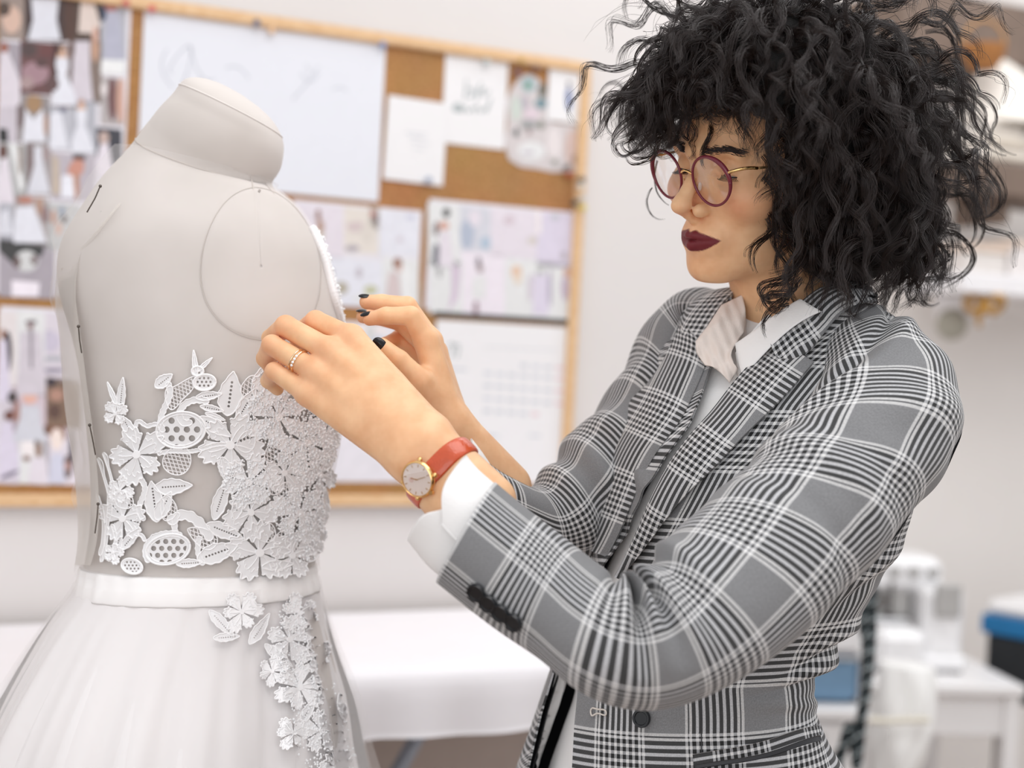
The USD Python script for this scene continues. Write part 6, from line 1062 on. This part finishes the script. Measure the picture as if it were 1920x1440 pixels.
for i in order:
    if made >= 520: break
    p = cv[i].copy(); nrm = N0[i]
    if p[2] < -70 or nrm @ GL > .75: continue
    vp = h2v(p)
    if taken and np.min(np.linalg.norm(np.array(taken) - p, axis=1)) < 8.5: continue
    facing = nrm @ (HM @ unit(-vp))
    if facing < -.35: continue
    taken.append(p); wild = hr.uniform(0, 1); L = hr.uniform(75, 150); n = 30; st_ = L / n; out = hr.uniform(2, 12) + (10 * wild if wild > .72 else 0); d = nrm * .5 + hr.normal(0, .5, 3); G = []; sw = hr.normal(0, .55, 3); ok = True
    for k in range(n):
        t = k / n; kk = p - HC; nn = unit(kk / HR ** 2 * 1e4); g_t = GL - (GL @ nn) * nn * (.8 if t < .7 else .3); d = unit(.72 * d + .28 * (g_t * 1.1 + sw * (1 - .6 * t) + nn * (.28 if t < .5 else (.12 if wild > .6 else -.15))))
        p = p + d * st_
        for _ in range(1):
            c = hair_core(p[None])[0]
            if c < out * min(1, t * 3) * .6: p = p + nn * (out * min(1, t * 3) * .6 - c) * .6
        x, y = v2px(h2v(p)); pt = Point(x, y)
        if (p[1] > -30 or x > 1232) and h2v(p)[2] < HO[2] + .05 and (FACE.contains(pt) or (FORE.contains(pt) and hr.uniform() < .45)): break
        if (x < 1300 and y > 298) or (x < 1398 and y > 500) or (x > 1500 and y > 604 - .38 * max(0, x - 1650)) or (x < 1190 and y > 262): break
        G.append(h2v(p))
    if len(G) < 9: continue
    G = np.array(G); G = spl(G, max(14, int(len(G) * .95))) if len(G) > 3 else G
    G = CubicSpline(np.arange(len(G)), G)(np.linspace(0, len(G) - 1, 23)); add_lock(G, 21, hr.uniform(.0030, .0066), hr.uniform(.0035, .0085), hr.uniform(.036, .08), 0.4, hr.uniform(.08, .26)); GS.append(G); made += 1
for k in range(95):                                                 # the fringe tumbling over the forehead
    s_ = hr.uniform(-62, 64); f0 = hr.uniform(-60, -15); u0 = 118 - .012 * s_ ** 2 + hr.normal(0, 4); e_u = hr.uniform(44, 72) if s_ > -12 else hr.uniform(14, 60); fe = hr.uniform(14, 42) - .006 * s_ ** 2 + (10 if s_ < -20 else 0)
    ctrl = np.array([(f0, s_ * .8, u0), (f0 * .3 + 4, s_ * .92, u0 + hr.uniform(0, 8)), (fe * .8, s_ + hr.normal(0, 4), (u0 + e_u) / 2 + 12), (fe, s_ + hr.normal(0, 9), e_u), (fe - hr.uniform(0, 12), s_ + hr.normal(0, 12), e_u - hr.uniform(2, 12))]); G = h2v(CubicSpline([0, .25, .55, .85, 1], ctrl)(np.linspace(0, 1, 30))); x, y = v2px(G); bad = shapely.contains_xy(FACE, x, y) | ((x < 1262) & (y > 292)); 
    if bad.any(): G = G[:max(12, int(np.argmax(bad)) - 1)]
    add_lock(G, 21, hr.uniform(.003, .0058), hr.uniform(.004, .009), hr.uniform(.034, .06))
# curls traced one by one round the edge of the mass
WISP = [[(1290, 66), (1232, 70), (1196, 96), (1192, 118), (1204, 122)], [(1275, 110), (1212, 132), (1170, 165), (1148, 205), (1138, 235), (1150, 252)], [(1280, 150), (1215, 165), (1165, 180), (1136, 205), (1136, 228)], [(1262, 190), (1200, 210), (1165, 232), (1150, 262), (1160, 282)], [(1268, 215), (1222, 240), (1180, 262), (1156, 272)], [(1258, 238), (1215, 268), (1175, 286), (1166, 272), (1185, 262)],
 [(1300, 160), (1268, 195), (1262, 230), (1272, 252), (1256, 268), (1238, 262)], [(1345, 185), (1312, 206), (1292, 240), (1300, 270), (1325, 278), (1342, 262), (1330, 248)], [(1360, 195), (1322, 212), (1310, 226), (1330, 242), (1348, 258), (1340, 268)], [(1235, 262), (1222, 288), (1190, 296), (1178, 282)], [(1248, 90), (1208, 104), (1196, 140), (1206, 170)], [(1320, 210), (1330, 250), (1318, 280), (1312, 300), (1330, 320)],
 [(1232, 300), (1228, 340), (1238, 372), (1254, 384)], [(1222, 352), (1214, 385), (1226, 408), (1248, 410)], [(1380, 250), (1372, 270), (1372, 300)], [(1366, 210), (1376, 250), (1370, 285)],
 [(1440, 290), (1446, 330), (1424, 366), (1432, 392), (1452, 414), (1440, 446), (1412, 462), (1408, 480)], [(1450, 400), (1446, 440), (1424, 458), (1414, 490), (1420, 512)], [(1476, 500), (1448, 536), (1428, 548), (1432, 562), (1458, 566), (1478, 552)], [(1490, 530), (1462, 548), (1440, 552), (1446, 570), (1476, 572)], [(1480, 560), (1442, 580), (1432, 600), (1436, 622)], [(1500, 520), (1470, 560), (1450, 590)], [(1440, 330), (1462, 380), (1456, 430), (1470, 480)],
 [(1735, 60), (1786, 74), (1802, 118), (1806, 190), (1808, 268), (1822, 320), (1850, 340), (1872, 310)], [(1745, 130), (1800, 160), (1850, 188), (1868, 226), (1858, 258), (1876, 280), (1906, 290)], [(1750, 180), (1806, 196), (1842, 236), (1848, 262), (1838, 280)], [(1800, 290), (1850, 318), (1872, 352), (1866, 396), (1842, 412), (1846, 372), (1856, 340)], [(1780, 350), (1822, 392), (1828, 440), (1806, 470)], [(1770, 440), (1812, 452), (1828, 486), (1806, 520), (1768, 540)], [(1700, 500), (1740, 520), (1764, 516), (1780, 496)], [(1700, 540), (1716, 566), (1742, 560)], [(1720, 90), (1770, 104), (1800, 150)], [(1780, 210), (1800, 280), (1800, 350), (1820, 400)], [(1760, 20), (1796, 60), (1800, 100)]]
for w in WISP:
    d0 = 1.30 if w[0][0] < 1400 else (1.288 if w[0][0] < 1560 else 1.40)
    if w[0][0] < 1400 and w[0][1] > 295: d0 = 1.40
    q = spl(np.array(w, float), 30); g = V(q[:, 0], q[:, 1], d0 + .012 * np.sin(np.linspace(0, 5, 30) + hr.uniform(0, 6))); thin = w[0][1] > 295 and w[0][0] < 1300
    for rep in range(1 if thin else 2):
        sh = hr.normal(0, .0045, 3) * (rep > 0); add_lock(g + sh, 8 if thin else 15, .0014 if thin else .0028, .0006, .05, .55, .3, .00034)
for k in range(550):                                               # single hairs that have left their lock
    G = GS[hr.integers(len(GS))]; G = G + hr.normal(0, .006, 3); n = len(G); ph = hr.uniform(0, 6.28, 2); s = np.linspace(0, 1, n); w = np.stack([np.sin(s * hr.uniform(8, 22) + ph[0]), np.cos(s * hr.uniform(8, 22) + ph[1]), np.sin(s * hr.uniform(8, 22))], 1) * hr.uniform(.002, .006) * s[:, None]
    q = G + w + unit(G.mean(0) - h2v(HC)) * hr.uniform(.001, .010); x, y = v2px(q)
    if not shapely.contains_xy(FACE, x, y).any() and not (((x < 1300) & (y > 298)) | ((x < 1398) & (y > 500)) | ((x > 1500) & (y > 612 - .38 * np.maximum(0, x - 1650)))).any(): strands.append((q, .00030))
for k in range(420):                                                # flyaways
    i = order[hr.integers(len(order))]; p = cv[i]; x, y = v2px(h2v(p))
    if p[2] < -60 or FACE.buffer(30).contains(Point(x, y)) : continue
    d = unit(N0[i] + hr.normal(0, .6, 3)); q = [p]; 
    for j in range(11): d = unit(d + hr.normal(0, .35, 3) + GL * .1); q.append(q[-1] + d * hr.uniform(2.5, 5.5))
    q = h2v(np.array(q)); x, y = v2px(q); m = shapely.contains_xy(FACE.buffer(12), x, y)
    if not m.any(): strands.append((q, .00024))
P = np.vstack([cs(a) for a, _ in strands]); cnt = [len(a) for a, _ in strands]; wd = np.concatenate([w * np.clip(1.15 - np.linspace(0, 1, len(a)) ** 3, .25, 1) for a, w in strands])
bc = UsdGeom.BasisCurves.Define(stage, fresh(path_of(hair), 'curly_lock')); bc.CreateTypeAttr('linear'); bc.CreateCurveVertexCountsAttr(Vt.IntArray.FromNumpy(np.array(cnt, np.int32))); bc.CreatePointsAttr(Vt.Vec3fArray.FromNumpy((P - org(person)).astype(np.float32))); bc.CreateWidthsAttr(Vt.FloatArray.FromNumpy(wd.astype(np.float32))); bc.SetWidthsInterpolation('vertex')
UsdShade.MaterialBindingAPI.Apply(bc.GetPrim()).Bind(m_hair); tag(bc.GetPrim(), 'loose black curls and flyaway hairs', kind='stuff')

# ------------------------------------------------------------------ glasses
m_frame = mat('frame_burgundy', (112, 34, 50), .22, .05, 50); m_gold = usdkit.material(stage, '/World/Looks/gold', {'p': ('principled_bsdf', {'base_color': tuple(lin((232, 190, 128))), 'metallic': 1.0, 'roughness': .18})}, [], 'p.BSDF')
m_lens = usdkit.material(stage, '/World/Looks/lens', {'fr': ('layer_weight', {'blend': .5}), 'f2': ('math', {'math_type': 'power', 'value2': 3.0}), 'f3': ('math', {'math_type': 'multiply_add', 'value2': .35, 'value3': .05}), 't': ('transparent_bsdf', {'color': (.97, .96, .96)}), 'g': ('glossy_bsdf', {'roughness': .02, 'color': (1, 1, 1)}), 'm': ('mix_closure', {})}, [('fr.facing', 'f2.value1'), ('f2.value', 'f3.value1'), ('f3.value', 'm.fac'), ('t.BSDF', 'm.closure1'), ('g.BSDF', 'm.closure2')], 'm.closure')
gl = thing('eyeglasses', 'round burgundy eyeglasses with thin gold bridge and temples worn on the face', 'glasses', None, h2w((15, 0, -6)))
def rim_pts(s, k=1.0, n=72):
    a = np.linspace(0, 2 * np.pi, n, endpoint=False); y = 22.8 * np.cos(a) * (1 + .05 * np.sin(a)); z = 22.6 * np.sin(a) * (1 - .03 * np.cos(a)); f = 19.5 - .0014 * (y + 31) ** 2 + .16 * z; return np.stack([f, (31.2 + y * k) * s, -6 + z * k], 1)
for s in (1, -1):
    r = rim_pts(s); rr_ = np.vstack([r, r[:2]]); a = np.linspace(0, 2 * np.pi, 72, endpoint=False); th_ = 1.25 + 1.1 * np.clip(np.cos(a - .75), 0, 1) ** 2; v = tube(h2w(rr_), np.r_[th_, th_[:2]] / 1000, 10); obj('rim', v, m_frame, gl, True)
    ks = np.linspace(0, .985, 10); L = np.stack([np.array([19.5 - .0014 * 31 ** 2, 31.2 * s, -6]) + (rim_pts(s, 1) - np.array([19.5 - .0014 * 31 ** 2, 31.2 * s, -6])) * k for k in ks]); L[..., 0] += (1 - ks ** 2)[:, None] * 2.2
    f = quads(10, 72, True); b = L.copy(); b[..., 0] -= 1.2; v = np.vstack([h2w(L.reshape(-1, 3)), h2w(b.reshape(-1, 3))]); k = 720; e0 = 9 * 72 + np.arange(72); e1 = 9 * 72 + (np.arange(72) + 1) % 72; obj('lens', (v, np.vstack([f, f[:, ::-1] + k, np.stack([e0, e1, e1 + k], 1), np.stack([e0, e1 + k, e0 + k], 1)])), m_lens, gl, True)
    obj('hinge', tube(h2w(spl(np.array([(17, 53.5 * s, 4), (12, 60 * s, 6.5), (-6, 66 * s, 6)]), 8)), .0016, 8), m_gold, gl, True); obj('temple', tube(h2w(spl(np.array([(-6, 66 * s, 6), (-40, 73 * s, 6), (-78, 78 * s, 5), (-100, 78 * s, -4), (-112, 76 * s, -22)]), 30)), .0011, 8), m_gold, gl, True)
    obj('nose_pad', trimesh.Trimesh(h2w(trimesh.creation.icosphere(2).vertices * (2.2, 1.2, 4) + (12, 9.0 * s, -14)), trimesh.creation.icosphere(2).faces, process=False), mat('pad_clear', (226, 214, 206), .2), gl, True); obj('pad_arm', tube(h2w(spl(np.array([(13, 8 * s, -13), (15.5, 7.6 * s, -10), (16.5, 8.5 * s, -6)]), 8)), .0005, 6), m_gold, gl, True)
obj('bridge', tube(h2w(spl(np.array([(19.5, -8.2, -2), (21.5, 0, 1.5), (19.5, 8.2, -2)]), 14)), .0012, 8), m_gold, gl, True)

# ------------------------------------------------------------------ wristwatch and rings on the near hand
wt = thing('wristwatch', 'gold wristwatch with cream dial and orange brown leather strap on the near wrist', 'watch', None, at(785, 898, 1.18))
WC = mm(832, 884, 1.206); ax = unit(mm(905, 962, 1.188) - mm(780, 832, 1.218)); e1 = unit(mm(850, 850, 1.2) - mm(765, 920, 1.2)); e1 = unit(e1 - (e1 @ ax) * ax); e2 = np.cross(ax, e1); e2 = e2 if e2[2] < 0 else -e2
def wrist_r(phi, c):
    d = math.cos(phi) * e1 + math.sin(phi) * e2; r = 8.0
    for _ in range(30): r += float(left_hand((c + d * r)[None])[0]) * .8 * -1 if False else -float(left_hand((c + d * r)[None])[0]) * .8
    return r
phis = np.linspace(0, 2 * np.pi, 90, endpoint=False); ring_ = np.array([wrist_r(p, WC) for p in phis]); import scipy.ndimage as ndi; ring_ = ndi.gaussian_filter1d(ring_, 2.0, mode='wrap') + .4
D_ = np.cos(phis)[:, None] * e1 + np.sin(phis)[:, None] * e2; wdt = 9.3 - 1.6 * (1 - np.clip((np.sin(phis) + .3) / 1.3, 0, 1))
sec = [(-1, .0), (-1, 1.2), (-.86, 2.3), (-.4, 2.9), (.4, 2.9), (.86, 2.3), (1, 1.2), (1, .0)]
SG = np.stack([WC + D_ * (ring_ + h)[:, None] + ax * (k * wdt)[:, None] for k, h in sec], 1); gap = slice(None)
v = cs(SG.reshape(-1, 3) / 1000); i, j = np.meshgrid(np.arange(90), np.arange(8), indexing='ij'); i2, j2 = (i + 1) % 90, (j + 1) % 8; q = np.stack([i * 8 + j, i2 * 8 + j, i2 * 8 + j2, i * 8 + j2], -1).reshape(-1, 4); f = np.vstack([q[:, [0, 1, 2]], q[:, [0, 2, 3]]]); M = trimesh.Trimesh(v, f, process=False); M = M if M.volume > 0 else trimesh.Trimesh(v, f[:, ::-1], process=False)
obj('strap', M, mat('strap_leather', (196, 78, 38), .28, .12, 60, .3, 500, coat_weight=.3), wt, True)
m_st = mat('stitch', (206, 120, 70), .7)
dphi = 2.18; dn = unit(math.cos(dphi) * e1 + math.sin(dphi) * e2 + np.array([-.05, -.02, -.35])); dc = mm(785, 898, 1.2); kq = wrist_r(dphi, WC); dc3 = WC + (math.cos(dphi) * e1 + math.sin(dphi) * e2) * (kq + 3.2); dc = dc * (dc3[2] / dc[2]); zx = unit(ax - (ax @ dn) * dn); zy = np.cross(dn, zx)
def wrev(prof, c=None, n=48):
    m = trimesh.creation.revolve(np.array(prof, float), sections=n); w = cs(((dc if c is None else c) + np.array(m.vertices) @ np.stack([zx, zy, dn])) / 1000); M = trimesh.Trimesh(w, m.faces, process=False); return M if M.volume > 0 else trimesh.Trimesh(w, m.faces[:, ::-1], process=False)
obj('case', wrev([(0, -2), (13.5, -2), (15.6, -.5), (16.0, 1.5), (15.2, 3.2), (14.4, 3.6), (14.0, 3.0), (13.8, 2.2), (0, 2.2)]), m_gold, wt, 35)
dial = obj('dial', wrev([(0, 2.25), (13.8, 2.25), (13.8, 2.45), (0, 2.45)]), mat('dial_cream', (238, 226, 218), .35), wt, 35)
def dbar(a, r0, r1, w, h0=2.45, h1=2.8):
    u = math.cos(a) * zx + math.sin(a) * zy; n = -math.sin(a) * zx + math.cos(a) * zy; pts = np.array([dc + u * r + n * s * w + dn * h for r in (r0, r1) for s in (-1, 1) for h in (h0, h1)]); return trimesh.convex.convex_hull(cs(pts / 1000))
for k in range(12): obj('hour_mark', dbar(k * math.pi / 6, 10.6, 12.8, .3), m_gold, dial, False)
obj('hour_hand', dbar(2.6, -1, 6, .35, 2.9, 3.1), m_gold, wt, False); obj('minute_hand', dbar(-1.0, -1.5, 9, .25, 3.15, 3.3), m_gold, wt, False)
obj('sub_dial', wrev([(0, 2.46), (2.4, 2.46), (2.4, 2.6), (0, 2.6)], dc + zx * -4 + zy * 4, 20), mat('dial_blush', (226, 200, 192), .4), dial, 35)
obj('crystal', wrev([(13.9, 3.4), (10, 3.9), (0, 4.2), (0, 4.0), (10, 3.7), (13.9, 3.2)]), m_lens, wt, True)
for sgn_ in (-1, 1):
    for k in (-1, 1): c = dc + (e1 - (e1 @ dn) * dn) * sgn_ * 15.5 + ax * k * 9.6 + dn * -.3; o = trimesh.creation.icosphere(2, 2.3); obj('lug', trimesh.Trimesh(cs((o.vertices + c) / 1000), o.faces, process=False), m_gold, wt, True)
obj('crown', wrev([(0, 0), (2, 0), (2, 3), (0, 3)], dc + zx * 16.5, 14), m_gold, wt, 35)
rg = thing('ring', 'pair of thin pale gold rings on the ring finger of the near hand', 'ring', None, at(560, 675, 1.26))
a_, b_ = mm(*LF['ring'][0]), mm(*LF['ring'][1]); axr = unit(b_ - a_); x1 = unit(np.cross(axr, [0, 0, 1.0])); y1 = np.cross(axr, x1)
m_ring = usdkit.material(stage, '/World/Looks/ring_gold', {'p': ('principled_bsdf', {'base_color': tuple(lin((240, 212, 176))), 'metallic': 1.0, 'roughness': .15})}, [], 'p.BSDF')
for t_, rr2 in ((.37, 1.15), (.435, .8)):
    c = a_ + (b_ - a_) * t_; r = LR['ring'][0] + (LR['ring'][1] - LR['ring'][0]) * t_ + .35; th_ = np.linspace(0, 2 * np.pi, 49); q = c + r * (np.cos(th_)[:, None] * x1 + np.sin(th_)[:, None] * y1); obj('band', tube(cs(q / 1000), rr2 / 1000, 8, False), m_ring, rg, True)
for k in range(4):
    ang = -1.9 + .28 * k; c = a_ + (b_ - a_) * .37; r = LR['ring'][0] + .9; p = c + r * (math.cos(ang) * x1 + math.sin(ang) * y1); 
    if p[2] > c[2]: p = c - (p - c)
    o = trimesh.creation.icosphere(1, 1.25); obj('stone', trimesh.Trimesh(cs((o.vertices + p) / 1000), o.faces, process=False), m_bead, rg, False)
